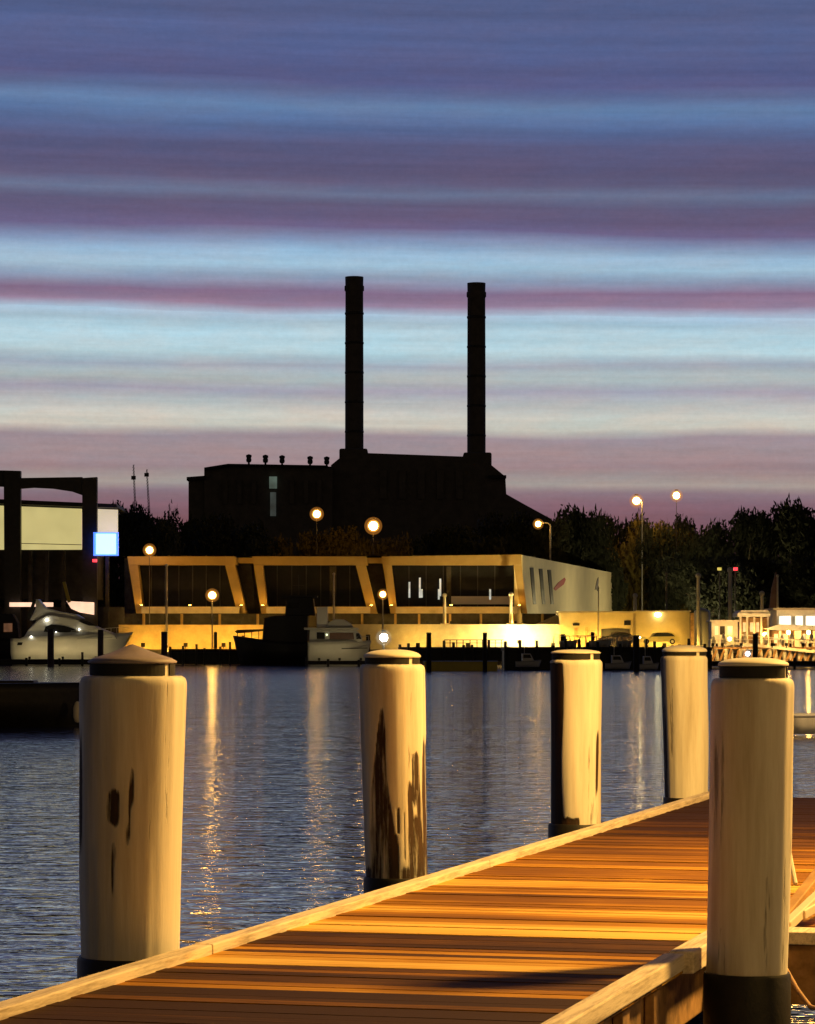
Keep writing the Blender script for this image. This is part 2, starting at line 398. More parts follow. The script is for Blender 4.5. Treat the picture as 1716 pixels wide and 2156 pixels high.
# ------------------------------------------------------------------ mooring piles
def pile(label, xc, d, rad, taper, lean, ytop, cap_r, capH, bandH, collar_y, wear_shade, cap=0.70, gap=0.72, peak=0.0):
    cx, cy = X(xc, d), d
    ztop = Z(ytop, d)
    zs = ztop - capH - bandH
    zb = Z(collar_y, d)
    root = thing('mooring_pile', label, 'mooring pile', (cx, cy, 0), 'white painted mooring piles along the wharf')
    n, rows = 112, 120
    prof = []
    for k in range(rows+1):
        t = k/rows
        z = zs + (zb - zs)*t
        r = rad*(1 + (taper-1)*t)
        if t < 0.035: r *= 0.90 + 0.10*math.sqrt(max(0, 1-(1-t/0.035)**2))
        prof.append((r, z, t))
    mb = MB(); seed = random.random()*50; wv = []
    for r, z, t in prof:
        for i in range(n):
            ph = 2*PI*i/n
            nn = mnoise.noise(Vector((math.sin(ph)*1.1+seed, math.cos(ph)*1.1, z*0.9)))
            n3 = mnoise.noise(Vector((math.sin(ph)*4+seed, math.cos(ph)*4, z*0.8+9)))
            wv_ = min(cap, 0.13 + 0.1*t + wear_shade(math.sin(ph), t)) if math.cos(ph) > -0.15 else max(0.0, 0.3*nn)
            rr = r*(1 + 0.060*nn + 0.020*n3) - 0.006*min(1, max(0, wv_))
            off = lean*t
            mb.v.append(Vector((cx + off + rr*math.sin(ph), cy - rr*math.cos(ph), z)))
            wv.append(wv_)
    for k in range(rows):
        for i in range(n):
            j = (i+1) % n
            mb.f.append((k*n+i, (k+1)*n+i, (k+1)*n+j, k*n+j)); mb.sm.append(True)
    mb.f.append(tuple(range(n))); mb.sm.append(False)
    mb.attr = [0]*len(mb.v)
    o = obj('painted_shaft', mb, M['pile'], root)
    at = o.data.attributes.new('wear', 'FLOAT', 'POINT'); at.data.foreach_set('value', wv)
    # tarred lower sleeve
    mb = MB(); c = (cx + lean, cy, 0); rb = rad*taper*1.09
    mb.lathe(c, [(rb*0.97, zb+0.0), (rb, zb-0.015), (rb*1.0, zb-0.4), (rb*0.98, -3.0)], 48)
    mb.lathe(c, [(0.001, zb+0.002), (rb*0.97, zb)], 48, False)
    obj('tarred_base', mb, M['black'], root)
    # neck, black band with a bright seam, domed cap
    mb = MB(); rc = cap_r; mb.lathe((cx, cy, 0), [(rc*0.965, zs-0.01), (rc*0.965, zs+bandH)], 48)
    obj('neck', mb, M['whitepaint'], root)
    mb = MB(); g0, g1 = math.asin(gap)+0.02, math.asin(gap)+0.22
    segs = 60; vs = []; a0 = g1; a1 = 2*PI + g0
    for k in range(segs+1):
        ph = a0 + (a1-a0)*k/segs
        for r_, z_ in ((rc*0.97, zs+0.003), (rc*1.0, zs+0.003), (rc*1.0, zs+bandH-0.002), (rc*0.97, zs+bandH-0.002)):
            vs.append((cx + r_*math.sin(ph), cy - r_*math.cos(ph), z_))
    fs = []
    for k in range(segs):
        for q in range(4): fs.append((k*4+q, (k+1)*4+q, (k+1)*4+(q+1) % 4, k*4+(q+1) % 4))
    fs += [(3, 2, 1, 0), tuple(segs*4+q for q in range(4))]
    mb.add(vs, fs, False); obj('black_band', mb, M['rubber'], root)
    mb = MB(); zc = zs+bandH
    pr = [(rc*1.03, zc), (rc*1.04, zc+capH*0.15)]
    for k in range(1, 11):
        a = k/10*PI/2
        pr.append((max(0.001, rc*1.04*(math.cos(a)**0.8)), zc + capH*0.15 + capH*0.85*math.sin(a)**1.1))
    if peak:
        pr = [(rc*1.03, zc), (rc*1.05, zc+0.008), (rc*0.92, zc+0.024), (rc*0.66, zc+0.040), (rc*0.46, zc+0.054), (rc*0.24, zc+0.074), (rc*0.05, zc+peak-0.004), (0.001, zc+peak)]
        mb.lathe((cx, cy, 0), pr, 48); obj('pointed_cap', mb, M['capmetal'], root); return root
    mb.lathe((cx, cy, 0), pr, 48); obj('domed_cap', mb, M['whitepaint'], root)
    return root

def bump01(x, c, w): return max(0.0, 1 - ((x-c)/w)**2)
def w1(s, t):
    v = 0.0
    v = max(v, 0.75*bump01(s, -0.25, 0.17)*bump01(t, 0.46, 0.075)*1.4)
    v = max(v, 0.95*bump01(s, 0.07-0.35*(t-.45), 0.05)*bump01(t, 0.47, 0.16))
    v = max(v, 0.6*bump01(s, -0.27-0.1*(t-.6), 0.06)*bump01(t, 0.68, 0.12))
    v = max(v, 0.9*bump01(s, -1.0, 0.13)*bump01(t, 0.42, 0.28))
    return v
def w2(s, t):
    v = 0.0
    if t > 0.16: v = max(v, 1.5*bump01(s, -0.38 + 0.04*math.sin(9*t) - 0.10*t, 0.07+0.34*min(1, (t-.16)*1.6))*min(1, (t-.16)*6))
    v = max(v, 1.2*bump01(s, 0.97, 0.10)*bump01(t, 0.62, 0.3))
    for c_, w_, tc_, tw_ in ((.62, .07, .54, .14), (.76, .06, .66, .18), (.93, .09, .70, .34), (.62, .26, .86, .17), (.50, .09, .70, .16), (.70, .10, .50, .10), (.28, .05, .80, .13), (.08, .07, .73, .07), (.45, .05, .70, .12), (.86, .12, .92, .10), (-.02, .10, .90, .12)):
        v = max(v, 1.2*bump01(s, c_, w_)*bump01(t, tc_, tw_))
    if t > 0.93: v = max(v, (t-0.93)*12)
    return v
def w3(s, t):
    v = 1.25*max(0, min(1, (-0.50 + 0.05*math.sin(7*t) - s)*7)) if t > 0.02 else 0  # black left strip: bare timber plus the shaded side, painted in
    v = max(v, 1.0*bump01(s, 0.78, 0.07)*bump01(t, 0.62, 0.22))
    if t > 0.95 and s < 0.1: v = max(v, (t-0.95)*25)
    return v
def w4(s, t):
    v = 0.55*max(0, min(1, (-0.85 - s)*8))
    return max(v, 0.35*bump01(s, -0.7, 0.2)*bump01(t, .4, .4))
def w5(s, t):
    return max(0.0, 0.3*bump01(s, -0.9, 0.2)*bump01(t, 0.4, 0.3))

pile('thickest white pile at the left with a pointed cap and a dark knot hole', 279, 14.67, 0.259, 0.90, -0.012, 1376, 0.206, 0.045, 0.062, 2012, w1, gap=0.80, peak=0.092)
pile('brightly lit white pile with long black strips of peeled paint, second from the left', 826, 19.4, 0.211, 0.93, 0.030, 1367, 0.175, 0.050, 0.045, 1845, w2, cap=0.63, gap=0.60)
pile('lit white pile with a solid black strip down its whole left side', 1212, 24.9, 0.218, 0.95, 0.0, 1367, 0.197, 0.032, 0.052, 1733, w3, cap=0.95, gap=0.55)
pile('evenly lit white pile farthest along the wharf edge, just left of the big near-right pile', 1441, 30.0, 0.235, 0.90, 0.02, 1358, 0.215, 0.065, 0.04, 1678, w4, gap=0.45)
pile('large grey-white pile standing outside the right kerb with a black tarred foot', 1586, 14.3, 0.198, 0.95, -0.03, 1384, 0.160, 0.038, 0.060, 2046, w5, gap=0.86)

# steel hoop bolts at pile 1/2 feet are hidden by the kerb
# ------------------------------------------------------------------ gangway beside the right pile
gw = thing('gangway', 'timber gangway with sloping side rails on the deck right of the near-right pile', 'gangway', P(1740, 1900, 16.5))
def gbeam(n, a, b, w_, h_, m=M['whitepaint']):
    m_ = MB(); m_.beam(a, b, w_, h_); return obj(n, m_, m, gw, 0.006)
gbeam('side_rail', P(1650, 1945, 15.9), P(1810, 1745, 17.3), 0.06, 0.115, M['orange_timber'])
gbeam('side_rail', P(1655, 1950, 15.75), P(1850, 1765, 16.9), 0.05, 0.05)
gbeam('brace', P(1684, 1926, 15.9), P(1800, 1856, 16.6), 0.06, 0.05)
gbeam('stay', P(1652, 1745, 16.9), P(1675, 1862, 16.6), 0.022, 0.022)
m_ = MB()
pts = [P(1655, 2040, 14.9), P(1680, 2085, 14.6), P(1705, 2118, 14.4), P(1730, 2128, 14.2), P(1770, 2110, 14.1)]
m_.path(pts, 0.011, 8)
tag(obj('mooring_rope', m_, M['orange_timber']), 'thin slack rope hanging over the water at the bottom right', 'rope')

# wharf lamp (just outside the frame on the right wing) and another behind the viewer on the quay
def wharf_lamp(x, y, z0, zl, power, label):
    r_ = thing('wharf_lamp', label, 'lamp post', (x, y, z0), 'sodium lamps on the near wharf')
    m_ = MB(); m_.tube((x, y, z0), (x, y, zl+0.2), 0.07, 0.05, 14); m_.tube((x, y, zl+0.17), (x-0.6, y, zl+0.25), 0.03, n=8)
    obj('post', m_, M['pole'], r_)
    m_ = MB(); m_.box(x-0.95, x-0.45, y-0.12, y+0.12, zl+0.16, zl+0.26); obj('lamp_head', m_, M['steeldark'], r_, 0.02)
    ld = bpy.data.lights.new('sodium_light', 'POINT'); ld.energy = power; ld.color = (1.0, 0.55, 0.125)
    ld.shadow_soft_size = 0.65
    lo = bpy.data.objects.new('sodium_light', ld); col.objects.link(lo); lo.parent = r_
    lo.location = Vector((x-0.7, y, zl)) - r_.location
    return r_
wharf_lamp(8.3, 18.7, DZ, 8.3, 11500, 'sodium lamp post on the wharf wing at the right')
wharf_lamp(6.5, 6.6, DZ, 6.0, 600, 'sodium lamp post on the near quay outside the right edge')

# ------------------------------------------------------------------ power station
ps = thing('power_station', 'huge black disused power station with two tall chimney stacks', 'power station', (X(880, 700), 700, 1.7))
D0 = 700
m_ = MB(); m_.prism([(640, 1200), (640, 1010), (697, 982), (697, 979), (730, 952), (980, 961), (1030, 968), (1030, 975), (1064, 1003), (1066, 1040), (1105, 1062), (1160, 1092), (1200, 1140), (1200, 1200)], D0, 60)
obj('boiler_house', m_, M['brick'], ps)
m_ = MB(); m_.prism([(430, 1200), (430, 987), (480, 979), (700, 982), (700, 1200)], D0-4, 50)
obj('turbine_hall', m_, M['brick'], ps)
m_ = MB(); m_.prism([(397, 1200), (397, 1007), (429.5, 1004), (429.5, 1200)], D0-3, 40)
obj('annex', m_, M['brick'], ps)
m_ = MB(); m_.prism([(430, 984), (480, 976), (690, 979.5), (690, 983), (480, 980), (430, 989)], D0-6, 54); obj('parapet', m_, M['roofdark'], ps)
m_ = MB(); m_.prism([(393, 1004), (433, 1001), (433, 1008), (393, 1011)], D0-5, 42); obj('parapet', m_, M['roofdark'], ps)
m_ = MB(); m_.pbox(1028, 1066, 1000, 1006, D0-2, 20); obj('parapet', m_, M['roofdark'], ps)
for x0, yt, yb in ((746, 583, 956), (1003, 596, 964)):
    m_ = MB(); c = P(x0, yb, D0+20); r0 = 19.5*(D0+20)/F
    zt = Z(yt, D0+20)
    m_.lathe((c.x, c.y, 0), [(r0*1.0, c.z-8), (r0*0.99, c.z+(zt-c.z)*0.5), (r0*0.96, zt-3.5), (r0*1.06, zt-3.2), (r0*1.06, zt-2.2), (r0*0.97, zt-2.0), (r0*0.99, zt), (r0*0.8, zt), (r0*0.8, zt-4)], 28)
    st = obj('chimney', m_, M['brick'], ps)
    m_ = MB(); m_.box(c.x-r0*1.5, c.x+r0*1.5, D0+8, D0+40, c.z-10, c.z+0.6)
    obj('chimney_base', m_, M['brick'], ps, 0.4)
    for k in range(5):
        m_ = MB(); m_.lathe((c.x, c.y, 0), [(r0*0.98, c.z+5+k*7), (r0*1.03, c.z+5.1+k*7), (r0*1.03, c.z+5.5+k*7), (r0*0.98, c.z+5.6+k*7)], 28)
        obj('steel_band', m_, M['steeldark'], st)
for x0 in (524, 559, 594, 653, 688):
    yv = 957 + (x0-524)*0.028
    m_ = MB(); c = P(x0, yv+24, D0+5); k = (D0+5)/F
    m_.tube(c, c + Vector((0, 0, 12*k)), 2.2*k, n=8)
    m_.lathe((c.x, c.y, c.z), [(4.2*k, 8*k), (5.6*k, 11*k), (5.6*k, 15*k), (4.5*k, 17*k), (6*k, 19*k), (6*k, 23*k), (1*k, 25*k)], 12)
    obj('roof_ventilator', m_, M['steeldark'], ps)
m_ = MB(); m_.pbox(567, 583, 1003, 1028, D0-5.2, 1.0); obj('window', m_, M['wingreen'], ps)
m_ = MB(); m_.pbox(569, 581, 1036, 1086, D0-5.2, 1.0); obj('window', m_, emit('faint_window', (0.2, 0.28, 0.26), 0.10, var=.8, scale=.2), ps)
for x0 in (470, 500, 530, 610, 640, 668):
    m_ = MB(); m_.pbox(x0, x0+9, 1010, 1060, D0-5.0, 0.8); obj('window', m_, M['brick'], ps)
for x0 in (800, 840, 880, 920, 960):
    m_ = MB(); m_.pbox(x0, x0+14, 990, 1050, D0-0.8, 0.9); obj('window', m_, M['brick'], ps)
m_ = MB(); m_.pbox(570, 574, 1110, 1114, 690, 0.3)
# radio masts
for x0, x1, yt, lab in ((288, 281, 978, 'taller of the two thin lattice radio masts on the skyline'), (318, 309, 988, 'shorter thin lattice radio mast with a small head, right of its taller twin')):
    t = thing('radio_mast', lab, 'radio mast', P(x0, 1090, 820))
    m_ = MB(); a = P(x0, 1150, 820); b = P(x1, yt, 820)
    for q in range(3):
        o_ = Vector((math.cos(q*2.09), math.sin(q*2.09), 0))*0.32
        m_.tube(a+o_, b+o_*0.4, 0.12, 0.06, 5)
    for k in range(26):
        u0, u1 = k/26, (k+1)/26
        p0 = a.lerp(b, u0); p1 = a.lerp(b, u1)
        m_.tube(p0 + Vector((-0.3, 0, 0)), p1 + Vector((0.3, 0, 0)), 0.05, n=4)
    obj('lattice', m_, M['poledark'], t)
    m_ = MB(); q = a.lerp(b, 0.93 if x0 > 300 else 0.84)
    m_.box(q.x-0.7, q.x+0.5, q.y-.3, q.y+.3, q.z-0.5, q.z+0.5); obj('antenna', m_, M['poledark'], t)

# ------------------------------------------------------------------ trees
def leaf_mesh(name, seed, olive):  # olive: leaf colour brightened to stand for lamp glow
    rnd = random.Random(seed); mb = MB()
    blobs = []
    for k in range(13):
        a = rnd.uniform(0, 2*PI); q = rnd.uniform(0.15, 0.62)
        z = rnd.uniform(0.30, 0.86); q *= 1.15 - 0.7*abs(z-0.5)
        blobs.append((Vector((q*math.cos(a), q*math.sin(a), z)), rnd.uniform(0.16, 0.28)))
    blobs.append((Vector((0, 0, 0.80)), 0.22)); blobs.append((Vector((0, 0, 0.5)), 0.34))
    for c, r in blobs:
        for k in range(int(1500*r*r*6)):
            d = Vector((rnd.gauss(0, 1), rnd.gauss(0, 1), rnd.gauss(0, 1))).normalized()
            p = c + d*r*(rnd.random()**0.4)*rnd.uniform(0.85, 1.12); p.z = c.z + (p.z-c.z)*0.75
            sz = rnd.uniform(0.010, 0.024)
            a = Vector((rnd.gauss(0, 1), rnd.gauss(0, 1), rnd.gauss(0, 1))).normalized()
            b = a.orthogonal().normalized(); c2 = a
            mb.add([p - b*sz - c2*sz*1.7, p + b*sz*0.7, p + c2*sz*1.9, p - b*sz*0.8 + c2*sz*.3], [(0, 1, 2, 3)])
    me = bpy.data.meshes.new(name); me.from_pydata([tuple(v) for v in mb.v], [], mb.f)
    me.materials.append(M['leafolive'] if olive else M['leafdark']); me.update()
    return me
def trunk_mesh(seed):
    rnd = random.Random(seed); mb = MB()
    mb.tube((0, 0, 0), (0.02, 0, 0.34), 0.035, 0.024, 8)
    for k in range(6):
        a = k*1.05+rnd.random(); q = rnd.uniform(0.25, 0.5)
        m0 = Vector((0.02, 0, rnd.uniform(0.25, 0.34))); m1 = Vector((q*.5*math.cos(a), q*.5*math.sin(a), 0.48)); m2 = Vector((q*math.cos(a), q*math.sin(a), rnd.uniform(.55, .75)))
        mb.tube(m0, m1, 0.018, 0.012, 6); mb.tube(m1, m2, 0.012, 0.004, 6)
    me = bpy.data.meshes.new('trunk'); me.from_pydata([tuple(v) for v in mb.v], [], mb.f)
    me.materials.append(M['bark']); me.update(); return me
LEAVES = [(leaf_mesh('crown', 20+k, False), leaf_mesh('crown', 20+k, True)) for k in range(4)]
TRUNKS = [trunk_mesh(k) for k in range(3)]
tn = 0
def tree(x, ytop, d, wpx, olive, label, zbase=1.7):  # olive: crown with the leaf colour painted for lamp glow
    global tn; tn += 1
    hgt = Z(ytop, d) - zbase
    r_ = thing('broadleaf_tree', label, 'tree', (X(x, d), d, zbase), 'trees behind the waterfront')
    cr = bpy.data.objects.new('crown', LEAVES[tn % 4][1 if olive else 0]); tr = bpy.data.objects.new('trunk', TRUNKS[tn % 3])
    wm = wpx*d/F*1.7
    for o_, rot in ((cr, tn*1.3), (tr, tn*1.3)):
        col.objects.link(o_); o_.parent = r_; o_.rotation_euler.z = rot
        o_.scale = (wm/1.25, wm/1.25, hgt/1.0)
    return r_
DK = 'dark leafy tree '
tree(262, 1068, 470, 90, 0, DK+'directly behind the blue-white lit sign')
tree(300, 1072, 480, 90, 0, DK+'at the feet of the two radio masts')
tree(362, 1048, 470, 70, 0, DK+'touching the left corner of the power station')
tree(410, 1078, 450, 110, 0, DK+'in front of the power station annex')
tree(330, 1100, 430, 110, 0, DK+'above the lamp nearest the lit sign')
tree(500, 1098, 440, 120, 0, DK+'below the greenish power station window')
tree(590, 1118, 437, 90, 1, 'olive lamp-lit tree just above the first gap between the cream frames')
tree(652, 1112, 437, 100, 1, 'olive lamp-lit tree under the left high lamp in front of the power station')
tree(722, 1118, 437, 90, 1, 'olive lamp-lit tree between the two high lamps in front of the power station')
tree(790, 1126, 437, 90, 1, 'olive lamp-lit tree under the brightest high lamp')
tree(870, 1122, 440, 110, 0, DK+'right of the brightest high lamp')
tree(970, 1105, 450, 130, 0, DK+'in front of the right chimney base')
tree(1075, 1085, 460, 120, 0, DK+'left of the curved-arm street lamp')
tree(1150, 1090, 455, 90, 0, DK+'directly behind the curved-arm street lamp')
tree(1195, 1080, 470, 80, 0, DK+'in the dip right of the curved-arm street lamp')
tree(1247, 1062, 470, 95, 0, DK+'with a domed top, third from the curved-arm street lamp')
tree(1232, 1105, 500, 55, 1, 'small olive lamp-lit tree above the far end of the white wall')
tree(1296, 1082, 492, 80, 0, DK+'left of the left skyline lamp')
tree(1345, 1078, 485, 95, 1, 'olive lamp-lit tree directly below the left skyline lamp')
tree(1400, 1092, 480, 80, 0, DK+'between the two skyline lamps')
tree(1440, 1095, 490, 55, 0, DK+'standing below the right skyline lamp')
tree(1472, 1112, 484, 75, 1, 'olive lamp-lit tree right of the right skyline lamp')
tree(1502, 1088, 480, 80, 0, DK+'behind the olive tree right of the skyline lamps')
tree(1562, 1066, 460, 95, 0, DK+'with a rounded top above the small red signal')
tree(1620, 1088, 475, 90, 0, DK+'in the skyline dip near the right edge')
tree(1685, 1056, 460, 110, 0, DK+'tallest one at the right edge of the picture')
tree(1745, 1060, 465, 110, 0, DK+'cut by the right edge of the picture')
tree(1300, 1150, 500, 120, 0, DK+'low one behind the corner of the white wall')
tree(1400, 1160, 500, 120, 0, DK+'low one above the oval wall lamp')
tree(1500, 1165, 425, 130, 0, DK+'low one behind the round white tank')
tree(1600, 1160, 425, 130, 0, DK+'low one behind the two short bright poles')
tree(1700, 1160, 425, 130, 0, DK+'low one behind the restaurant at the right edge')
tree(120, 1150, 430, 130, 0, DK+'behind the portal shed at the left edge')
tree(40, 1140, 430, 130, 0, DK+'at the far left behind the portal shed')

# ------------------------------------------------------------------ long hall with leaning cream frames
B = 372
hall = thing('waterfront_hall', 'long low waterfront hall with cream picture-frame openings and a white end wall', 'building', (X(780, B), B, 1.7))
def fr(mb, pts): mb.prism(pts, B, 3.0)
# three picture frames, each one band with leaning legs
for nm, xl, xr in (('left', 268, 512), ('mid', 531, 787), ('right', 803, 1098)):
    m_ = MB(); fr(m_, [(xl, 1171), (xr-16 if nm != 'right' else xr, 1171 if nm != 'right' else 1167), (xr-12 if nm != 'right' else xr, 1189), (xl+3, 1189)]); obj('frame_beam', m_, M['frame'], hall)
    m_ = MB(); fr(m_, [(xl+3, 1189.4), (xl+22, 1189.4), (xl+34, 1291), (xl+19, 1291)]); obj('frame_leg', m_, M['frame'], hall)
    m_ = MB()
    if nm == 'right': fr(m_, [(1082, 1189.4), (1098, 1189.4), (1110, 1291), (1097, 1291)])
    else: fr(m_, [(xr-38, 1189.4), (xr-17, 1189.4), (xr+8, 1291), (xr-12, 1291)])
    obj('frame_leg', m_, M['frame'], hall)
    m_ = MB(); m_.prism([(xl+30, 1277), (xr-8, 1277), (xr-8, 1291), (xl+30, 1291)], B-1.5, 1.4); obj('balcony_edge', m_, M['concrete'], hall)
    m_ = MB(); m_.prism([(xl+22, 1188), (xr-20, 1188), (xr-14, 1292), (xl+32, 1292)], B+3.4, 0.3); obj('glazing', m_, M['glass_dark'], hall)
    m_ = MB()
    for k in range(1, 7):
        xx = xl+22 + (xr-xl-42)*k/7; m_.pbox(xx-1, xx+1, 1189, 1290, B+3.2, 0.15)
    obj('mullion', m_, M['steeldark'], hall)
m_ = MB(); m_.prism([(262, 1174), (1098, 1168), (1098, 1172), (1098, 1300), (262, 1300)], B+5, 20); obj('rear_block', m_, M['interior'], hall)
for xa in (506, 781):
    m_ = MB(); m_.prism([(xa-10, 1176), (xa+24, 1176), (xa+30, 1291), (xa+8, 1291)], B+4.2, 0.6); obj('recessed_panel', m_, M['interior'], hall)
    m_ = MB(); m_.prism([(xa-12, 1174), (xa+26, 1174), (xa+28, 1186), (xa-8, 1186)], B+1.2, 0.5); obj('link_fascia', m_, M['frame'], hall)
# end wall receding to the right
m_ = MB()
a0 = P(1100, 1168, B); a1 = P(1303, 1208, 476); zb = 1.7
m_.add([(a0.x, a0.y, zb), (a1.x, a1.y, zb), (a1.x, a1.y, a0.z), (a0.x, a0.y, a0.z),
        (a0.x-1.0, a0.y+.4, zb), (a1.x-1.0, a1.y+.4, zb), (a1.x-1.0, a1.y+.4, a0.z), (a0.x-1.0, a0.y+.4, a0.z)],
       [(0,1,2,3), (7,6,5,4), (3,2,6,7), (1,5,6,2), (0,3,7,4)])
obj('end_wall', m_, M['white_wall'], hall)
tdir = (Vector((a1.x, a1.y, 0)) - Vector((a0.x, a0.y, 0))); tn_ = Vector((tdir.y, -tdir.x, 0)).normalized()
def on_wall(x, y):       # point of the end wall seen at (x, y), 6 cm proud
    k = (x-CX)/F     # X = k*Y ; X = a0.x + t*dx ; Y = a0.y + t*dy
    t = (k*a0.y - a0.x)/(tdir.x - k*tdir.y)
    yy = a0.y + t*tdir.y
    return Vector((a0.x + t*tdir.x, yy, Z(y, yy))) + tn_*0.08
def wall_patch(name, pts, m, th=0.08):
    mb = MB(); a = [on_wall(*p) for p in pts]; b = [p - tn_*th*0.9 for p in a]; n = len(a)
    mb.add(a+b, [tuple(range(n)), tuple(range(2*n-1, n-1, -1))] + [(i, i+n, (i+1) % n+n, (i+1) % n) for i in range(n)])
    return obj(name, mb, m, hall)
for xs in (1118, 1137, 1155):
    yo = (xs-1118)*0.12
    wall_patch('slot_window', [(xs-3, 1195+yo), (xs+4, 1195+yo), (xs+10, 1272), (xs+4, 1272)], M['glass_dark'])
wall_patch('red_emblem', [(1165, 1239), (1174, 1227), (1188, 1216), (1190, 1220), (1186, 1230), (1178, 1236), (1169, 1243)], M['red'])
wall_patch('grey_emblem', [(1252, 1242), (1256, 1222), (1259, 1215), (1260, 1224), (1258, 1232), (1261, 1243), (1257, 1244), (1255, 1239)], M['greymark'])
m_ = MB(); m_.add([(a0.x-60, B+5.2, a0.z-0.06), (a0.x, B, a0.z-0.05), (a1.x-1, a1.y, a0.z-0.05), (a1.x-60, a1.y, a0.z-0.06)], [(0,1,2,3)]); obj('roof', m_, M['roofdark'], hall)
for xs, y0, y1 in ((860, 1225, 1258), (882, 1216, 1258), (886, 1240, 1258), (925, 1218, 1255), (862+60, 1240, 1262), (1030, 1240, 1262)):
    m_ = MB(); m_.pbox(xs, xs+4, y0, y1, B+3.0, 0.1); obj('lit_slit', m_, M['winslit'], hall)
m_ = MB(); m_.pbox(950, 1080, 1255, 1272, B+3.0, 0.1); obj('dim_window_band', m_, emit('dim_band', (0.25, 0.12, 0.04), 0.16, var=.8, scale=.6), hall)
m_ = MB(); m_.pbox(694, 708, 1192, 1270, B+2.9, 0.2); obj('inner_column', m_, M['interior'], hall)
m_ = MB(); m_.pbox(940, 950, 1192, 1275, B+2.9, 0.2); obj('inner_column', m_, M['interior'], hall)
# undercroft behind the terrace
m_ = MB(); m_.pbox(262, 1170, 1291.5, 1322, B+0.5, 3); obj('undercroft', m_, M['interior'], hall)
m_ = MB()
for xs in (300, 380, 460, 540, 600, 760, 830, 880, 945, 1010, 1080, 1140): m_.pbox(xs, xs+5, 1292, 1320, B-0.2, 0.5)
obj('undercroft_post', m_, M['frame'], hall)

for t_, lab in ((0.10, 'yard lamp behind the boathouse nearest the white wall corner'), (0.42, 'yard lamp behind the boathouse at the middle of the white wall'), (0.78, 'yard lamp behind the boathouse at the far end of the white wall')):
    p = Vector((a0.x, a0.y, 0)) + tdir*t_ + tn_*(9 if t_ < .2 else 15)
    r_ = thing('yard_lamp', lab, 'yard lamp', (p.x, p.y, 1.7), 'yard lamps along the white wall')  # hidden lamps added to brighten the white end wall
    mb = MB(); mb.tube((p.x, p.y, 1.7), (p.x, p.y, 4.9), 0.06, n=8); obj('pole', mb, M['poledark'], r_)
    mb = MB(); mb.ball((p.x, p.y, 5.1), 0.26, 10); obj('bulb', mb, emit('yard_bulb', (1.0, 0.80, 0.38), 560 if t_ < .2 else 2000), r_)
# terrace walls, floodlit from the quay
tw = MB(); tw.pbox(250, 568, 1315, 1372, 364, 1.0); t_ = obj('terrace_wall', tw, M['concrete'])
tag(t_, 'yellow floodlit terrace wall left of the dark workboat', 'wall')
tw = MB(); tw.pbox(735, 1183, 1314, 1372, 364, 1.0); t_ = obj('terrace_wall', tw, M['concrete'])
tag(t_, 'brightest floodlit terrace wall right of the white flybridge cruiser', 'wall')
tw = MB(); tw.prism([(1128, 1313.5), (1182, 1290), (1182, 1313.5)], 366, 0.6); t_ = obj('stair_wall', tw, M['concrete'])
tag(t_, 'sloping stair wall climbing to the yellow boathouse', 'wall')

def floodlight(x, d, zz, m, s, label, grp='floodlights on the quay', up=False):
    r_ = thing('floodlight', label, 'floodlight', (x, d, zz), grp)
    mb = MB(); mb.box(x-s, x+s, d-0.25, d-0.10, zz, zz+2*s); mb.box(x-0.05, x+0.05, d-0.22, d-0.12, zz-0.2, zz)
    obj('housing', mb, M['steeldark'], r_)
    mb = MB(); mb.box(x-s*.85, x+s*.85, d-0.095, d-0.08, zz+s*.2, zz+s*1.8); obj('lens', mb, m, r_)
    return r_
floodlight(X(1092, 360), 360.2, 2.4, M['floodhot'], 0.20, 'floodlight at the white-hot spot of the right terrace wall')
for xs in (880, 985, 1165): floodlight(X(xs, 360), 361.0, 2.0, M['flood'], 0.24, 'floodlight at the foot of the right terrace wall')
for xs in (300, 390, 470, 540): floodlight(X(xs, 360), 361.0, 2.0, emit('orange_flood', (1.0, 0.46, 0.04), 560), 0.24, 'floodlight at the foot of the left terrace wall')
for xs, lab in ((60, 'stern'), (130, 'middle'), (200, 'bow')): floodlight(X(xs, 334), 335.2, Z(1387, 334), emit('dock_flood', (1, .76, .34), 300), 0.13, 'low dock light beside the %s of the white yacht' % lab, 'dock lights')  # lights added on the dock to brighten the yacht
def uplight(x, label, m=M['uplight'], d=B-0.7, s=0.16, y=1276):
    c = P(x, y, d); r_ = thing('uplight', label, 'uplight', c, 'uplights on the hall balcony')
    mb = MB(); mb.box(c.x-s, c.x+s, c.y-s, c.y+s, c.z, c.z+0.12); obj('housing', mb, M['steeldark'], r_)
    mb = MB(); mb.box(c.x-s*.8, c.x+s*.8, c.y-s*.8, c.y+s*.8, c.z+0.125, c.z+0.14); obj('lens', mb, m, r_)
for xs, k in ((298, 'leftmost cream leg'), (508, 'right leg of the left frame'), (553, 'left leg of the middle frame'), (782, 'right leg of the middle frame'), (824, 'left leg of the right frame'), (1093, 'right leg of the right frame'), (400, 'balcony middle of the left frame'), (950, 'balcony middle of the right frame')):
    uplight(xs, 'small uplight at the foot of the ' + k)

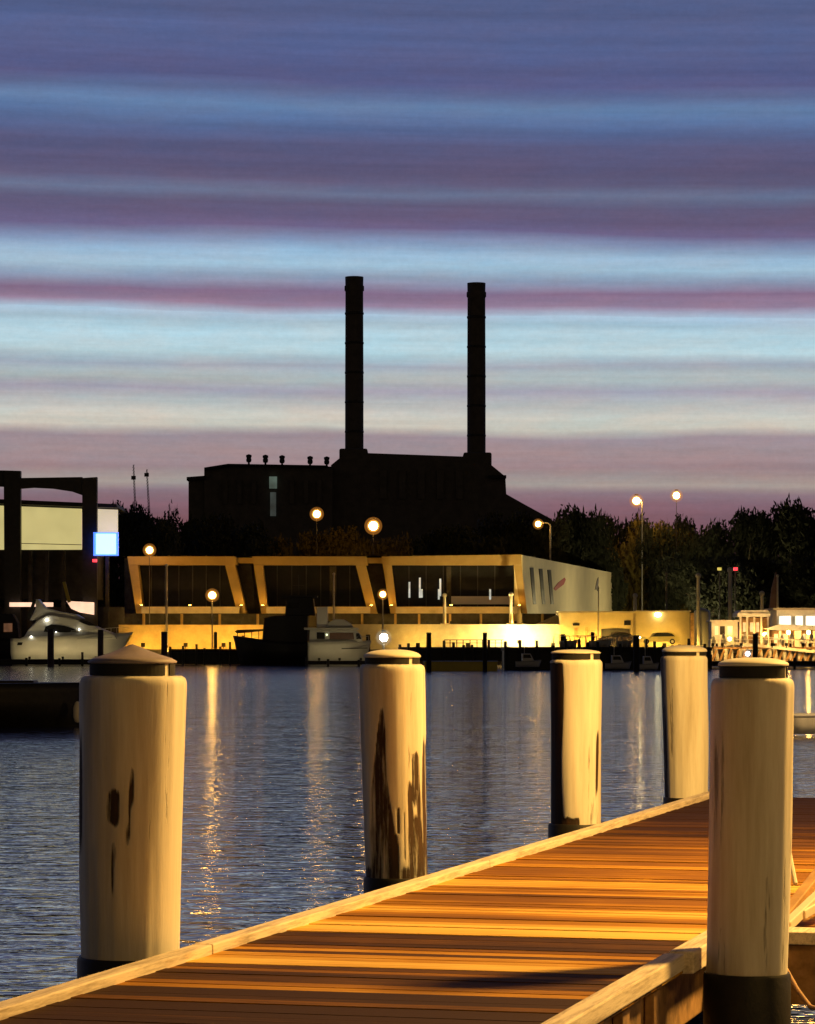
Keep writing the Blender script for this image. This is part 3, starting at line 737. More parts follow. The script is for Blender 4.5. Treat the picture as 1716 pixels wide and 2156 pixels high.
M['ledge'] = emit('ledge_glass', (1.0, 0.54, 0.10), 400)
M['floodor'] = emit('deep_sodium_glass', (1.0, 0.50, 0.05), 560)
for i_, xs in enumerate((292, 345, 400, 455, 505, 560, 612, 740, 800, 850, 900, 950, 1000, 1050, 1085)):  # row of lights added to brighten the balcony edge
    floodlight(X(xs, 366), 366.2, Z(1313, 366), M['ledge'], 0.16, 'small ledge light on the terrace, ' + ('below the leftmost cream leg', 'left of the tall pale pole', 'right of the tall pale pole', 'below the mirrored lamp', 'below the first leg pair', 'left end of the middle frame', 'above the fishing boat bow', 'below the middle frame, right end', 'in the gap beside the middle lamp', 'left end of the right frame', 'below the lit slit windows', 'under the left short pole', 'middle right of the right frame', 'left of the right short pole', 'below the corner leg')[i_], 'ledge lights on the terrace')

# ------------------------------------------------------------------ yellow boathouse + tank
Y = 362
bh = thing('boathouse', 'low yellow-lit boathouse right of the white end wall', 'building', (X(1300, Y), Y, 1.7))
m_ = MB(); m_.pbox(1180, 1332, 1290, 1372, Y, 8); obj('lit_wall', m_, M['ochre'], bh)
m_ = MB(); m_.pbox(1332.5, 1452, 1288, 1372, Y+0.5, 8); obj('rear_wall', m_, M['ochre'], bh)
m_ = MB(); m_.pbox(1176, 1336, 1286.5, 1289.8, Y-0.5, 9); m_.pbox(1336.2, 1455, 1285, 1287.8, Y, 9); obj('roof', m_, M['concrete'], bh)
m_ = MB(); m_.pbox(1266, 1326, 1324, 1364, Y-0.1, 0.3); obj('garage_opening', m_, M['interior'], bh)
m_ = MB(); m_.pbox(1314, 1328, 1306, 1316, Y-0.1, 0.3); obj('window', m_, M['glass_dark'], bh)
m_ = MB(); m_.pbox(1206, 1220, 1312, 1317, Y-0.1, 0.3); obj('window', m_, M['glass_dark'], bh)
m_ = MB(); m_.pbox(1209, 1216, 1322, 1360, Y-0.1, 0.3); obj('door', m_, M['orange_timber'], bh)
m_ = MB(); m_.pbox(1232, 1238, 1320, 1360, Y-0.1, 0.3); obj('door', m_, M['orange_timber'], bh)
m_ = MB(); c = P(1385, 1294, Y+0.2); m_.ball(c, 0.42, sz=0.62); obj('wall_lamp', m_, emit('oval_lamp', (1.0, 0.86, 0.45), 14), bh)
for xs in (1195, 1250, 1300, 1400): floodlight(X(xs, Y-3), Y-2.0, 2.0, M['flood'], 0.22, 'floodlight in front of the yellow boathouse')
tk = thing('storage_tank', 'round pale tank standing right of the yellow boathouse', 'tank', (X(1478, 360), 360, 1.7))
m_ = MB(); c = P(1478, 1372, 360); k = 360/F
m_.lathe((c.x, c.y, 1.7), [(17*k, 0), (17*k, Z(1290, 360)-1.7), (16*k, Z(1286, 360)-1.7), (8*k, Z(1282, 360)-1.7), (0.01, Z(1280, 360)-1.7)], 28); obj('shell', m_, M['gel_grey'], tk)
m_ = MB(); m_.pbox(1454, 1461, 1290, 1372, 359, 0.5); obj('ladder', m_, M['orange_timber'], tk)

# ------------------------------------------------------------------ cars
def car(x0, x1, yb, d, m, label, lights=False):
    L_ = (x1-x0)*d/F; c = P(x0, yb, d); z0 = c.z
    r_ = thing('parked_car', label, 'car', (c.x + L_/2, d, z0), 'cars parked by the boathouse')
    def pr(pts, y0, y1):
        mb = MB(); a = [(c.x + u*L_, y0, z0+v) for u, v in pts]; b = [(c.x + u*L_, y1, z0+v) for u, v in pts]; n = len(a)
        mb.add(a+b, [tuple(range(n)), tuple(range(2*n-1, n-1, -1))] + [(i, i+n, (i+1) % n+n, (i+1) % n) for i in range(n)]); return mb
    obj('body', pr([(0.0, .30), (0.0, .62), (.05, .78), (.27, .86), (.38, 1.32), (.45, 1.42), (.72, 1.42), (.84, 1.30), (.95, .92), (1.0, .82), (1.0, .32), (.97, .25), (.03, .25)], d, d+1.7), m, r_, 0.05)
    obj('side_window', pr([(.31, .90), (.41, 1.30), (.46, 1.35), (.70, 1.35), (.80, 1.25), (.88, .92)], d-0.02, d+0.02), M['glass_dark'], r_)
    for u in (.18, .81):
        mb = MB(); q = Vector((c.x + u*L_, d-0.03, z0+.32)); mb.tube(q, q + Vector((0, .22, 0)), .32, n=18); wh = obj('wheel', mb, M['rubber'], r_)
        mb = MB(); mb.tube(q - Vector((0, .02, 0)), q + Vector((0, .05, 0)), .17, n=14); obj('rim', mb, M['pole'], wh)
    if lights:
        mb = MB(); mb.ball((c.x + .02*L_, d+.3, z0+.68), .20, 8); obj('headlight', mb, emit('headlamp', (1, .85, .35), 25), r_)
car(1345, 1432, 1356, 356.6, M['car'], 'pale yellow-lit parked car with a glowing headlight', True)
car(1262, 1338, 1356, 357.0, M['cardark'], 'dark parked car in front of the garage opening')

# ------------------------------------------------------------------ portal shed at left edge
Q = 366
sh = thing('portal_shed', 'black portal-framed shed with glowing cream wall panels at the left edge', 'building', (X(90, Q), Q, 1.7))
def sp(n, pts, m, dd=0, dep=1.2, b=0.0):
    mb = MB(); mb.prism(pts, Q+dd, dep); return obj(n, mb, m, sh, b)
sp('portal_post', [(8, 990), (43, 991), (43, 1372), (10, 1372)], M['steeldark'])
sp('portal_post', [(173, 1006), (204, 1004), (204, 1372), (175, 1372)], M['steeldark'])
sp('portal_beam', [(43.3, 1006), (172.7, 1004), (172.7, 1042), (150, 1034), (110, 1028), (70, 1026), (43.3, 1028)], M['steeldark'], 0.1)
sp('portal_beam', [(-60, 990), (7.7, 990), (7.7, 1024), (-60, 1020)], M['steeldark'], 0.1)
sp('eaves_beam', [(-60, 1048), (245, 1061), (248, 1069), (-60, 1058)], M['steeldark'], 2.0, 10)
sp('lit_panel', [(45, 1066), (172, 1071), (172, 1157), (45, 1157)], M['panel'], 3.0, 0.4)
sp('lit_panel', [(-60, 1062), (8, 1064.5), (8, 1157), (-60, 1157)], M['panel'], 3.0, 0.4)
sp('lit_panel', [(176, 1070), (248, 1073), (248, 1168), (176, 1168)], M['panelwhite'], 3.6, 0.4, 0)
sp('handrail', [(45, 1143), (172, 1146), (172, 1147.5), (45, 1144.5)], M['pole'], 2.7, 0.1)
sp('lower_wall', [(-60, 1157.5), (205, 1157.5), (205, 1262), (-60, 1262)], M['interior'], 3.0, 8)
sp('roof_slab', [(-60, 1059), (246, 1069), (246, 1071), (-60, 1062)], M['roofdark'], 4.2, 14)
for xs in (60, 95, 130, 222):
    sp('pier', [(xs, 1160), (xs+7, 1160), (xs+7, 1372), (xs, 1372)], M['interior'], 1.4, 0.6)
sp('shopfront_strip', [(20, 1268), (112, 1268), (112, 1277), (20, 1277)], M['pinkband'], -0.6, 0.3)
sp('shopfront_strip', [(140, 1265), (198, 1268), (198, 1294), (168, 1289), (150, 1281)], M['pinkband'], -0.6, 0.3)
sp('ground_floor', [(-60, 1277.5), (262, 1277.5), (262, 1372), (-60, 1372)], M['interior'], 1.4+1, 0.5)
sg = thing('lit_sign', 'square blue-white glowing sign at the foot of the cream panel', 'sign', P(222, 1170, Q-1))
mb = MB(); mb.pbox(197, 249, 1120.5, 1169.5, Q-0.9, 0.5); obj('frame', mb, M['screenedge'], sg)
mb = MB(); mb.pbox(202.5, 244, 1123.5, 1166, Q-1.0, 0.08); obj('screen', mb, M['screen'], sg)
mb = MB(); mb.pbox(195, 204, 1177, 1183, Q-1.0, 0.3); tag(obj('red_signal', mb, M['redlamp']), 'small red light on the shed below the blue-white sign', 'signal light')
mb = MB(); mb.beam(P(135, 1225, 357.5), P(146, 1268, 357.5), 0.35, 0.35); tag(obj('crane_boom', mb, M['yellowhull']), 'short leaning yellow pole above the pink-lit shopfront', 'pole')

# ------------------------------------------------------------------ street lamps
def street_lamp(x, y, d, label, m, r, arm=0.0, zb=1.7, pr=0.10, pm='pole', pole=True):
    c = P(x, y, d); px = c.x + arm
    r_ = thing('street_lamp', label, 'street lamp', (px, d, zb), 'street lamps on the far shore')
    mb = MB()
    if arm:
        mb.tube((px, d, zb), (px, d, c.z-0.3), pr, pr*0.7, 10)
        pts = [Vector((px - arm*(1-math.cos(a))*1.0*0.5*2*0.5, d, c.z-0.3 + 0.55*math.sin(a))) for a in [k*PI/2/5 for k in range(6)]]
        pts.append(Vector((c.x, d, c.z+0.32)))
        mb.path(pts, pr*0.6, 8)
    else: mb.tube((px, d, zb), (px, d, c.z-r*1.28), pr, pr*0.7, 10)
    if pole: obj('pole', mb, M[pm], r_)
    mb = MB(); mb.lathe((c.x, d, c.z), [(r*0.5, r*1.22), (r*0.55, r*1.3), (r*0.25, r*1.42), (0.001, r*1.45)], 16); obj('lamp_hood', mb, M['steeldark'], r_)
    mb = MB(); mb.ball(c, r*0.76, 16); bl = obj('bulb', mb, m, r_)
    mb = MB(); mb.ball(c, r*1.55, 18); obj('outer_globe', mb, M['amberouter'] if m not in (M['bulbblue'], M['bulbwhite']) else M['clearglobe'], r_)
    mb = MB(); mb.ball(c, r*1.08, 18); obj('diffuser_globe', mb, M['amber'] if m not in (M['bulbblue'], M['bulbwhite']) else M['clearglobe'], r_)
street_lamp(315, 1158, 368.5, 'glowing lamp at the left top corner of the cream-framed hall', M['bulb'], 0.52, pm='poledark', pr=0.06)
street_lamp(447, 1253, 355, 'glowing lamp inside the left cream frame, mirrored in the water', M['bulbbig'], 0.52)
street_lamp(806, 1251, 355, 'glowing lamp in the gap between the middle and right cream frames', M['bulb'], 0.42)
street_lamp(667, 1082, 415, 'left high lamp in front of the power station', M['bulb'], 0.62, pm='poledark', pr=0.06)
street_lamp(786, 1107, 415, 'brightest high lamp in front of the power station', M['bulbbig'], 0.78, pm='poledark', pr=0.06)
street_lamp(1133, 1103, 440, 'curved-arm street lamp above the white end wall', M['bulb'], 0.50, arm=26*440/F, pr=0.17)
street_lamp(1340, 1054, 478, 'left skyline lamp above the olive tree', M['bulbsky'], 0.72, arm=12*478/F, pr=0.14)
street_lamp(1424, 1043, 478, 'right skyline lamp, highest of all', M['bulbsky'], 0.66, pm='poledark', pr=0.06)
street_lamp(808, 1342, 300, 'white dazzling low lamp right above the brightly lit pile', M['bulbwhite'], 0.50, zb=-1)
street_lamp(1574, 1376, 240, 'small bluish lamp just above the near-right pile', M['bulbblue'], 0.24, zb=-1)

# plain poles, masts and posts standing on the far quay
def post(x, y0, y1, d, r, m, label, name='flagpole', cat='flagpole', top=None, grp='poles along the far quay'):
    r_ = thing(name, label, cat, (X(x, d), d, Z(y1, d)), grp)
    a, b = P(x, y1, d), P(x if top is None else top, y0, d)
    mb = MB(); mb.tube(a, b, r, r*0.75, 8); obj('pole', mb, m, r_)
    mb = MB(); mb.ball(b, r*1.3, 6); obj('finial', mb, m, r_)
    mb = MB(); mb.box(a.x-r*2.2, a.x+r*2.2, a.y-r*2.2, a.y+r*2.2, a.z-0.03, a.z+0.25); obj('foot', mb, m, r_)
post(351, 1190, 1372, 356.0, 0.15, M['pole'], 'tall pale pole in front of the left cream frame')
post(703, 1208, 1330, 356, 0.12, M['pole'], 'thin pole inside the middle cream frame, behind the flybridge cruiser')
post(936, 1253, 1316, 366.5, 0.22, M['pole'], 'short pole inside the right cream frame')
post(1076, 1251, 1316, 366.5, 0.24, M['pole'], 'short bright pole beside the right leg of the right cream frame')
post(1260, 1238, 1372, 356, 0.09, M['pole'], 'thin pale pole in front of the grey emblem on the white wall')
post(1337, 1254, 1300, 372, 0.24, M['pole'], 'short bright pole above the dark parked car')
post(1403, 1207, 1372, 365, 0.14, M['poledark'], 'thin dim pole above the oval wall lamp')
post(1470, 1212, 1372, 358, 0.26, M['pole'], 'pole rising beside the round pale tank')
post(1537, 1200, 1360, 340, 0.26, M['pole'], 'tall orange-lit mast right of the round tank')
post(1604, 1249, 1360, 345, 0.24, M['pole'], 'short bright pole above the restaurant pavilion')
post(1637, 1212, 1360, 345, 0.14, M['pole'], 'flagpole beside the furled sail at the right')
mb = MB(); mb.prism([(1633, 1205), (1635, 1205), (1635, 1300), (1618, 1300), (1624, 1240)], 345.3, 0.35)
tag(obj('furled_sail', mb, mat('mauve_canvas', (0.16, 0.10, 0.11), .9, .3, 1)), 'dull mauve furled sail hanging beside the flagpole at the right', 'sail')
post(1515, 1199, 1372, 404, 0.12, M['poledark'], 'post carrying the small yellow light among the right trees', 'signal_post', 'signal post')
post(1548, 1199, 1372, 404, 0.12, M['poledark'], 'post carrying the small red light among the right trees', 'signal_post', 'signal post')
for x, m, lab in ((1515, M['yellowlamp'], 'small dull yellow light among the right trees'), (1549, M['redlamp'], 'small red light among the right trees')):
    mb = MB(); mb.pbox(x-4, x+4, 1194.5, 1200.5, 403.2, 0.5); tag(obj('signal_light', mb, m), lab, 'signal light')

# dark timber piles standing in the far water
def dpile(x, y0, y1, wpx, d, label, m=M['blacktimber'], fl=0.0):
    r_ = thing('dark_pile', label, 'dark pile', (X(x, d), d, 0), 'dark timber piles by the far jetties')
    mb = MB(); k = d/F; mb.tube((X(x, d), d, -3), (X(x, d)+fl, d, Z(y0, d)), wpx/2*k, wpx/2*k*0.9, 10); obj('shaft', mb, m, r_)
    mb = MB(); mb.tube((X(x, d)+fl, d, Z(y0, d)+0.002), (X(x, d)+fl, d, Z(y0, d)+0.12), wpx/2*k*1.08, wpx/2*k*.8, 10); obj('cap', mb, M['steeldark'], r_)
PP = mat('purplish_timber', (0.05, 0.035, 0.05), .8, .3, 2)
dpile(107, 1327, 1400, 15, 326, 'dark purplish pile in front of the white yacht amidships', PP)
dpile(212, 1328, 1400, 13, 326, 'dark purplish pile in front of the white yacht bow', PP)
dpile(346, 1332, 1400, 14, 326, 'dark pile at the foot of the tall pale pole', PP)
dpile(454, 1332, 1396, 8, 350, 'thin dark pile in front of the left terrace wall')
dpile(512, 1340, 1396, 7, 350, 'thin dark pile near the bow of the dark workboat')
dpile(775, 1338, 1400, 10, 335, 'dark pile left of the dazzling low lamp')
dpile(903, 1334, 1410, 12, 268, 'dark pile crossing the left end of the yellow pontoon')
dpile(1021, 1334, 1410, 10, 268, 'dark pile crossing the right end of the yellow pontoon')
dpile(1185, 1337, 1405, 11, 286, 'dark pile rising above the third lit pile')
dpile(1248, 1333, 1405, 9, 290, 'thin dark pile beside the third lit pile cap')
dpile(1340, 1340, 1414, 14, 262, 'dark pile between the third and fourth lit piles')
dpile(1590, 1336, 1410, 12, 282, 'dark pile behind the small bluish lamp')

# ------------------------------------------------------------------ jetties
def jetty(x0, x1, ytop, ybot, d, dep, label, seed, step=26):
    r_ = thing('timber_jetty', label, 'jetty', (X((x0+x1)/2, d), d, 0), 'low dark jetties off the far shore')
    k = d/F; rnd = random.Random(seed); zt = Z(ytop, d)
    mb = MB(); mb.box(X(x0, d), X(x1, d), d, d+dep, zt-0.35, zt); obj('deck', mb, M['blacktimber'], r_)
    mb = MB(); mb.box(X(x0, d)+.1, X(x1, d)-.1, d+0.25, d+dep-.3, max(0.05, Z(ybot, d)), zt-0.36); obj('fender_wall', mb, M['black'], r_)
    x = x0+4
    while x < x1-4:
        hh = rnd.uniform(0.1, 0.8)
        mb = MB(); mb.tube((X(x, d), d-0.16, -2), (X(x, d), d-0.16, zt+hh), 0.15, 0.14, 8); obj('jetty_post', mb, M['black'], r_)
        x += step*rnd.uniform(0.6, 1.4)
    return r_
jetty(355, 520, 1366, 1398, 344, 5, 'low dark jetty under the left terrace wall', 3)
jetty(-30, 270, 1388, 1399, 333, 3, 'low floating dock under the white yacht', 8, 60)
jetty(838, 1060, 1362, 1392, 300, 6, 'low dark jetty behind the yellow pontoon', 4)
jetty(1060, 1500, 1362, 1410, 282, 8, 'long dark jetty behind the third and fourth lit piles', 5)
jetty(1492, 1800, 1392, 1402, 292, 6, 'dark base of the lit restaurant jetty', 6, 40)

jetty(642, 792, 1391, 1399, 324, 1.6, 'low floating dock under the white flybridge cruiser', 9, 50)  # float added only to carry the cruiser's fill lights
for xs, lab in ((672, 'stern'), (715, 'middle'), (760, 'bow')): floodlight(X(xs, 325.6), 325.8, Z(1390, 325.8), emit('dock_flood', (1, .76, .34), 170), 0.13, 'low dock light beside the %s of the flybridge cruiser' % lab, 'dock lights')  # added lights that brighten the cruiser hull
# pale railing with stacked gear on the long jetty
def railing(x0, x1, ytop, d, zt, label, m, step=9, seed=1):
    r_ = thing('jetty_railing', label, 'railing', (X((x0+x1)/2, d), d, zt), 'railings on the far jetties'); rnd = random.Random(seed)
    mb = MB(); mb.box(X(x0, d), X(x1, d), d-.03, d+.03, Z(ytop, d)-.08, Z(ytop, d)); mb.box(X(x0, d), X(x1, d), d-.02, d+.02, (Z(ytop, d)+zt)/2, (Z(ytop, d)+zt)/2+.06); obj('rail', mb, m, r_)
    x = x0
    while x < x1:
        mb = MB(); mb.box(X(x, d)-.05, X(x, d)+.05, d-.05, d+.05, zt, Z(ytop, d)-.082); obj('baluster', mb, m, r_); x += step*rnd.uniform(.8, 1.2)
railing(1165, 1335, 1338, 284, Z(1362, 284), 'pale railing on the long jetty in front of the boathouse', M['gel_grey'], 11, 2)
railing(935, 1060, 1346, 302, Z(1362, 302), 'dark railing behind the yellow pontoon', M['steeldark'], 14, 3)

# small skiffs stored on the jetty, and lit gear
def skiff(x0, x1, yb, hpx, d, m, label, name='dinghy', cat='dinghy', grp='small boats stored along the far jetties', cover=None):
    r_ = thing(name, label, cat, P((x0+x1)/2, yb, d), grp)
    L_ = (x1-x0)*d/F; zb = Z(yb, d); hh = hpx*d/F; bm = min(2.2, L_*0.34); cx0 = X(x0, d)
    mb = MB(); ns = 12; ring = []
    for k in range(ns+1):
        u = k/ns; wdt = bm/2*(1 - max(0, (u-0.45)/0.55)**2.2)*(0.85+0.15*min(1, u*4)); wdt = max(wdt, 0.02)
        top = zb + hh*(0.86 + 0.28*u*u); x_ = cx0 + L_*u; xk = cx0 + L_*(u if u < .85 else .85 + (u-.85)*0.5)
        ring.append([Vector((x_, d+bm/2-wdt, top)), Vector((xk, d+bm/2-wdt*.85, zb+hh*.45)), Vector((xk, d+bm/2-wdt*.35, zb)), Vector((xk, d+bm/2+wdt*.35, zb)), Vector((xk, d+bm/2+wdt*.85, zb+hh*.45)), Vector((x_, d+bm/2+wdt, top))])
    vs = [p for q in ring for p in q]; fs = []
    for k in range(ns):
        for q in range(5): fs.append((k*6+q, k*6+q+1, (k+1)*6+q+1, (k+1)*6+q))
    fs.append((0, 1, 2, 3, 4, 5)[::-1]); fs.append(tuple(ns*6+q for q in range(6)))
    mb.add(vs, fs, True); obj('hull', mb, m, r_)
    mb = MB()
    for side in (0, 5):
        mb.path([ring[k][side] + Vector((0, 0, 0.03)) for k in range(ns+1)], 0.05, 6)
    obj('gunwale', mb, M['gel'] if m is not M['gel'] else M['gel_grey'], r_)
    for u in (0.3, 0.6):
        k = int(u*ns); mb = MB(); a = ring[k][0]; b = ring[k][5]; mb.box(a.x-.14, a.x+.14, a.y+.05, b.y-.05, a.z-.14, a.z-.10); obj('thwart', mb, M['orange_timber'], r_)
    return r_
skiff(1180, 1216, 1362, 12, 285.6, M['gel_grey'], 'small grey dinghy on the long jetty, left of the row')
skiff(1240, 1290, 1362, 14, 285.6, M['gel'], 'pale dinghy on the long jetty in front of the garage opening')
skiff(1300, 1332, 1362, 12, 285.6, M['gel_grey'], 'small grey dinghy on the long jetty, right of the row')
skiff(1500, 1560, 1374, 14, 305, M['gel'], 'orange-lit small boat below the tall mast')
skiff(1540, 1600, 1368, 12, 316, M['gel'], 'orange-lit small boat behind the small bluish lamp')

# yellow pontoon
yp = thing('pontoon', 'long low yellow pontoon floating behind the brightly lit pile', 'pontoon', (X(970, 270), 270, 0))
mb = MB(); mb.pbox(893, 1047, 1393, 1413, 270, 2.6); obj('hull', mb, M['yellowhull'], yp, 0.05)
mb = MB(); mb.pbox(891, 1049, 1391.5, 1392.8, 269.9, 2.8); obj('deck', mb, M['gel_grey'], yp)

# ------------------------------------------------------------------ white motor yacht
def loft_hull(r_, x0, x1, d, zk, sheer, beam, m, name='hull', rake=0.12):
    """x0 stern, x1 bow (world x), sheer(u)->z"""
    mb = MB(); ns = 26; L_ = x1-x0; n = 7
    for k in range(ns+1):
        u = k/ns; wt = beam/2*(1-max(0, (u-.4)/.6)**2.3); wt = max(wt, .02); zt = sheer(u)
        for q in range(n):
            t = q/(n-1)          # 0 gunwale .. 1 keel
            zz = zt + (zk-zt)*t; xs = x0 + L_*u*(1 - rake*t*(u**2)); wy = wt*(1 - 0.12*t - 0.75*max(0, t-.55)/.45*1.0)
            mb.v.append(Vector((xs, d+beam/2-wy, zz))); mb.attr.append(0)
        for q in range(n-1, -1, -1):
            t = q/(n-1); zz = zt + (zk-zt)*t; xs = x0 + L_*u*(1 - rake*t*(u**2)); wy = wt*(1 - 0.12*t - 0.75*max(0, t-.55)/.45)
            mb.v.append(Vector((xs, d+beam/2+wy, zz))); mb.attr.append(0)
    m2 = 2*n
    for k in range(ns):
        for q in range(m2):
            a = k*m2+q; b = k*m2+(q+1) % m2; mb.f.append((a, b, b+m2, a+m2)); mb.sm.append(q not in (m2-1,))
    mb.f.append(tuple(range(m2))[::-1]); mb.sm.append(False)
    mb.f.append(tuple(ns*m2+q for q in range(m2))); mb.sm.append(False)
    return obj(name, mb, m, r_)
YD = 338
ya = thing('motor_yacht', 'white motor yacht with raked cabin and flybridge at the left', 'yacht', (X(150, YD), YD, 0))
loft_hull(ya, X(22, YD), X(277, YD), YD, -0.2, lambda u: Z(1340 - 10*u*u + (4 if u < .1 else 0), YD), 4.2, M['gel'], rake=0.16)
def yp_(n, pts, m, dd, dep, bv=0.0): mb = MB(); mb.prism(pts, YD+dd, dep); return obj(n, mb, m, ya, bv)
yp_('cabin', [(48, 1345), (60, 1325), (78, 1306), (96, 1296), (110, 1294), (160, 1303), (186, 1311), (214, 1324), (240, 1334), (246, 1345)], M['gel'], 0.7, 2.8, 0.12)
yp_('flybridge', [(62, 1306), (70, 1292), (76, 1276), (72, 1262), (80, 1261), (96, 1280), (128, 1288), (160, 1293), (176, 1302), (150, 1306), (100, 1302)], M['gel'], 1.0, 2.2, 0.08)
yp_('windscreen', [(92, 1330), (96, 1319), (108, 1314), (136, 1317), (152, 1322), (166, 1329), (140, 1331)], M['glass_dark'], 0.62, 0.1)
yp_('windscreen', [(160, 1304), (176, 1305), (190, 1309), (206, 1318), (188, 1317), (172, 1311)], M['glass_dark'], 0.60, 0.12)
yp_('radar_arch', [(55, 1302), (63, 1282), (70, 1262), (76, 1262), (70, 1282), (64, 1302)], M['steeldark'], 0.5, 0.4)
yp_('hull_stripe', [(40, 1346), (150, 1344), (236, 1341), (236, 1343), (150, 1346), (40, 1348)], M['gel_grey'], 0.12, 0.05)
yp_('hatch', [(38, 1352), (48, 1352), (46, 1358), (36, 1358)], M['glass_dark'], -0.03, 0.1)
mb = MB()
st = P(276, 1337, YD+2.1); kk = P(240, 1382, YD+2.0)
mb.tube(st, kk, 0.12, 0.08, 8); obj('stem_band', mb, M['yellowhull'], ya)  # yellow tube painted in for the lit edge of the stem
mb = MB()
pts = [P(150 + 12*k, 1331 - k*0.9, YD+0.5) for k in range(10)] + [P(274, 1325, YD+1.9)]
mb.path([p + Vector((0, 0, 0.15)) for p in pts], 0.03, 6)
for p in pts: mb.tube(p + Vector((0, 0, -0.5)), p + Vector((0, 0, 0.15)), 0.025, n=6)
obj('bow_rail', mb, M['pole'], ya)
for (x_, y_, s_) in ((99, 1305, 0.16), (66, 1340, 0.10), (167, 1325, 0.09), (118, 1330, 0.07)):
    mb = MB(); mb.ball(P(x_, y_, YD+0.45 if y_ != 1340 else YD-.1), s_*1.1, 8, 0.6); obj('cabin_lamp', mb, emit('cabin_lamp', (1, .95, .75), 12), ya)
mb = MB(); mb.tube(P(262, 1322, YD-1), P(262, 1322, YD-1) + Vector((0, 0, -0.01)), 0.01)
# dark cabin boat at left edge
db = thing('cabin_boat', 'dark cabin boat cut by the left edge behind the yacht', 'boat', (X(0, 345), 345, 0))
loft_hull(db, X(-90, 345), X(44, 345), 345, -0.2, lambda u: Z(1345, 345), 3.6, M['black'])
mb = MB(); mb.prism([(-60, 1345), (-60, 1292), (26, 1292), (36, 1310), (40, 1345)], 345.6, 2.4); obj('cabin', mb, M['interior'], db, 0.1)
mb = MB(); mb.pbox(8, 26, 1312, 1330, 345.5, 0.09); obj('window', mb, emit('dim_red_window', (0.5, 0.2, 0.08), 0.25, var=.6, scale=1), db)
# near dark workboat at left edge with white fender
nb = thing('work_barge', 'black hulled work barge lying left of the thickest white pile', 'barge', (X(60, 92), 92, 0))
loft_hull(nb, X(-260, 92), X(168, 92), 92, -0.3, lambda u: Z(1441 - 3*u, 92), 3.2, M['black'], rake=0.03)
mb = MB(); mb.box(X(-200, 92), X(60, 92), 93.3, 94.4, Z(1441, 92), Z(1434, 92)); obj('hatch', mb, M['black'], nb, 0.03)
mb = MB(); c = P(161, 1500, 92.6); mb.lathe((c.x, 92.9, c.z), [(0.001, -.32), (.08, -.29), (.13, -.15), (.13, .15), (.08, .29), (.03, .34)], 14); obj('fender', mb, M['gel'], nb)

# ------------------------------------------------------------------ dark workboat and flybridge cruiser
wb = thing('fishing_boat', 'dark fishing boat with a black wheelhouse moored left of the white cruiser', 'fishing boat', (X(590, 338), 338, 0))
loft_hull(wb, X(652, 338), X(488, 338), 338, -0.2, lambda u: Z(1352 - 22*max(0, u-.35), 338), 4.5, M['black'], rake=0.1)
def wp(n, pts, m, dd, dep, bv=0.05): mb = MB(); mb.prism(pts, 338+dd, dep); return obj(n, mb, m, wb, bv)
wp('wheelhouse', [(552, 1352), (556, 1300), (580, 1296), (648, 1296), (648, 1352)], M['black'], 1.0, 2.4)
wp('upper_cabin', [(600, 1295.8), (603, 1262), (612, 1258), (660, 1260), (664, 1295.8)], M['black'], 1.2, 2.0)
wp('roof', [(590, 1257.8), (592, 1254), (668, 1254), (668, 1257.8)], M['black'], 0.9, 2.6, .02)
wp('foredeck_awning', [(494, 1329), (500, 1326), (556, 1324), (556, 1328), (498, 1333)], M['black'], 0.8, 2.6, .02)
wp('window', [(608, 1268), (630, 1268), (630, 1280), (606, 1280)], M['glass_dark'], 1.1, 0.08, 0)
mb = MB(); mb.tube(P(630, 1254, 339.5), P(628, 1210, 339.5), .06, .04, 6); mb.tube(P(616, 1232, 339.5), P(640, 1232, 339.5), .03, n=6); obj('mast', mb, M['steeldark'], wb)
for x_ in (500, 515, 530, 545):
    mb = MB(); mb.tube(P(x_, 1346, 338.4), P(x_, 1328, 338.9), .05, n=6); obj('stanchion', mb, M['black'], wb)

CD = 330
fc = thing('flybridge_cruiser', 'white flybridge cruiser with a boxy mast housing moored beside the dark fishing boat', 'cruiser', (X(710, CD), CD, 0))
loft_hull(fc, X(648, CD), X(782, CD), CD, -0.2, lambda u: Z(1351 - 3*u, CD), 3.6, M['gel_grey'], rake=0.12)
def fp(n, pts, m, dd, dep, bv=0.05): mb = MB(); mb.prism(pts, CD+dd, dep); return obj(n, mb, m, fc, bv)
fp('cabin', [(651, 1352), (652, 1326), (750, 1326), (760, 1338), (764, 1351)], M['gel_grey'], 0.6, 2.4)
fp('cabin_roof', [(640, 1321), (752, 1321), (757, 1325.6), (640, 1325.6)], M['gel_grey'], 0.4, 2.8)
fp('flybridge', [(684, 1320.6), (692, 1310), (706, 1303), (724, 1304), (738, 1312), (744, 1320.6)], M['gel_grey'], 0.8, 2.0, 0.12)
fp('mast_housing', [(667, 1320.6), (667, 1278), (690, 1277), (690, 1320.6)], M['gel'], 1.0, 1.2, 0.06)
fp('window', [(667, 1331), (684, 1331), (684, 1345), (667, 1345)], M['glass_dark'], 0.52, 0.1, 0)
fp('window', [(694, 1332), (744, 1332), (746, 1346), (694, 1346)], mat('brown_curtained_glass', (0.10, 0.05, 0.035), .3, .3, 1), 0.52, 0.1, 0)
fp('window', [(750, 1333), (756, 1333), (761, 1345), (750, 1345)], M['glass_dark'], 0.52, 0.1, 0)
fp('rubbing_strake', [(650, 1366), (774, 1363), (774, 1365), (650, 1368)], M['steeldark'], 0.12, 0.06, 0)
mb = MB(); mb.path([P(750, 1349, CD+.4), P(750, 1341, CD+.4), P(776, 1339, CD+1.6), P(776, 1348, CD+1.6)], .03, 6); obj('bow_rail', mb, M['pole'], fc)
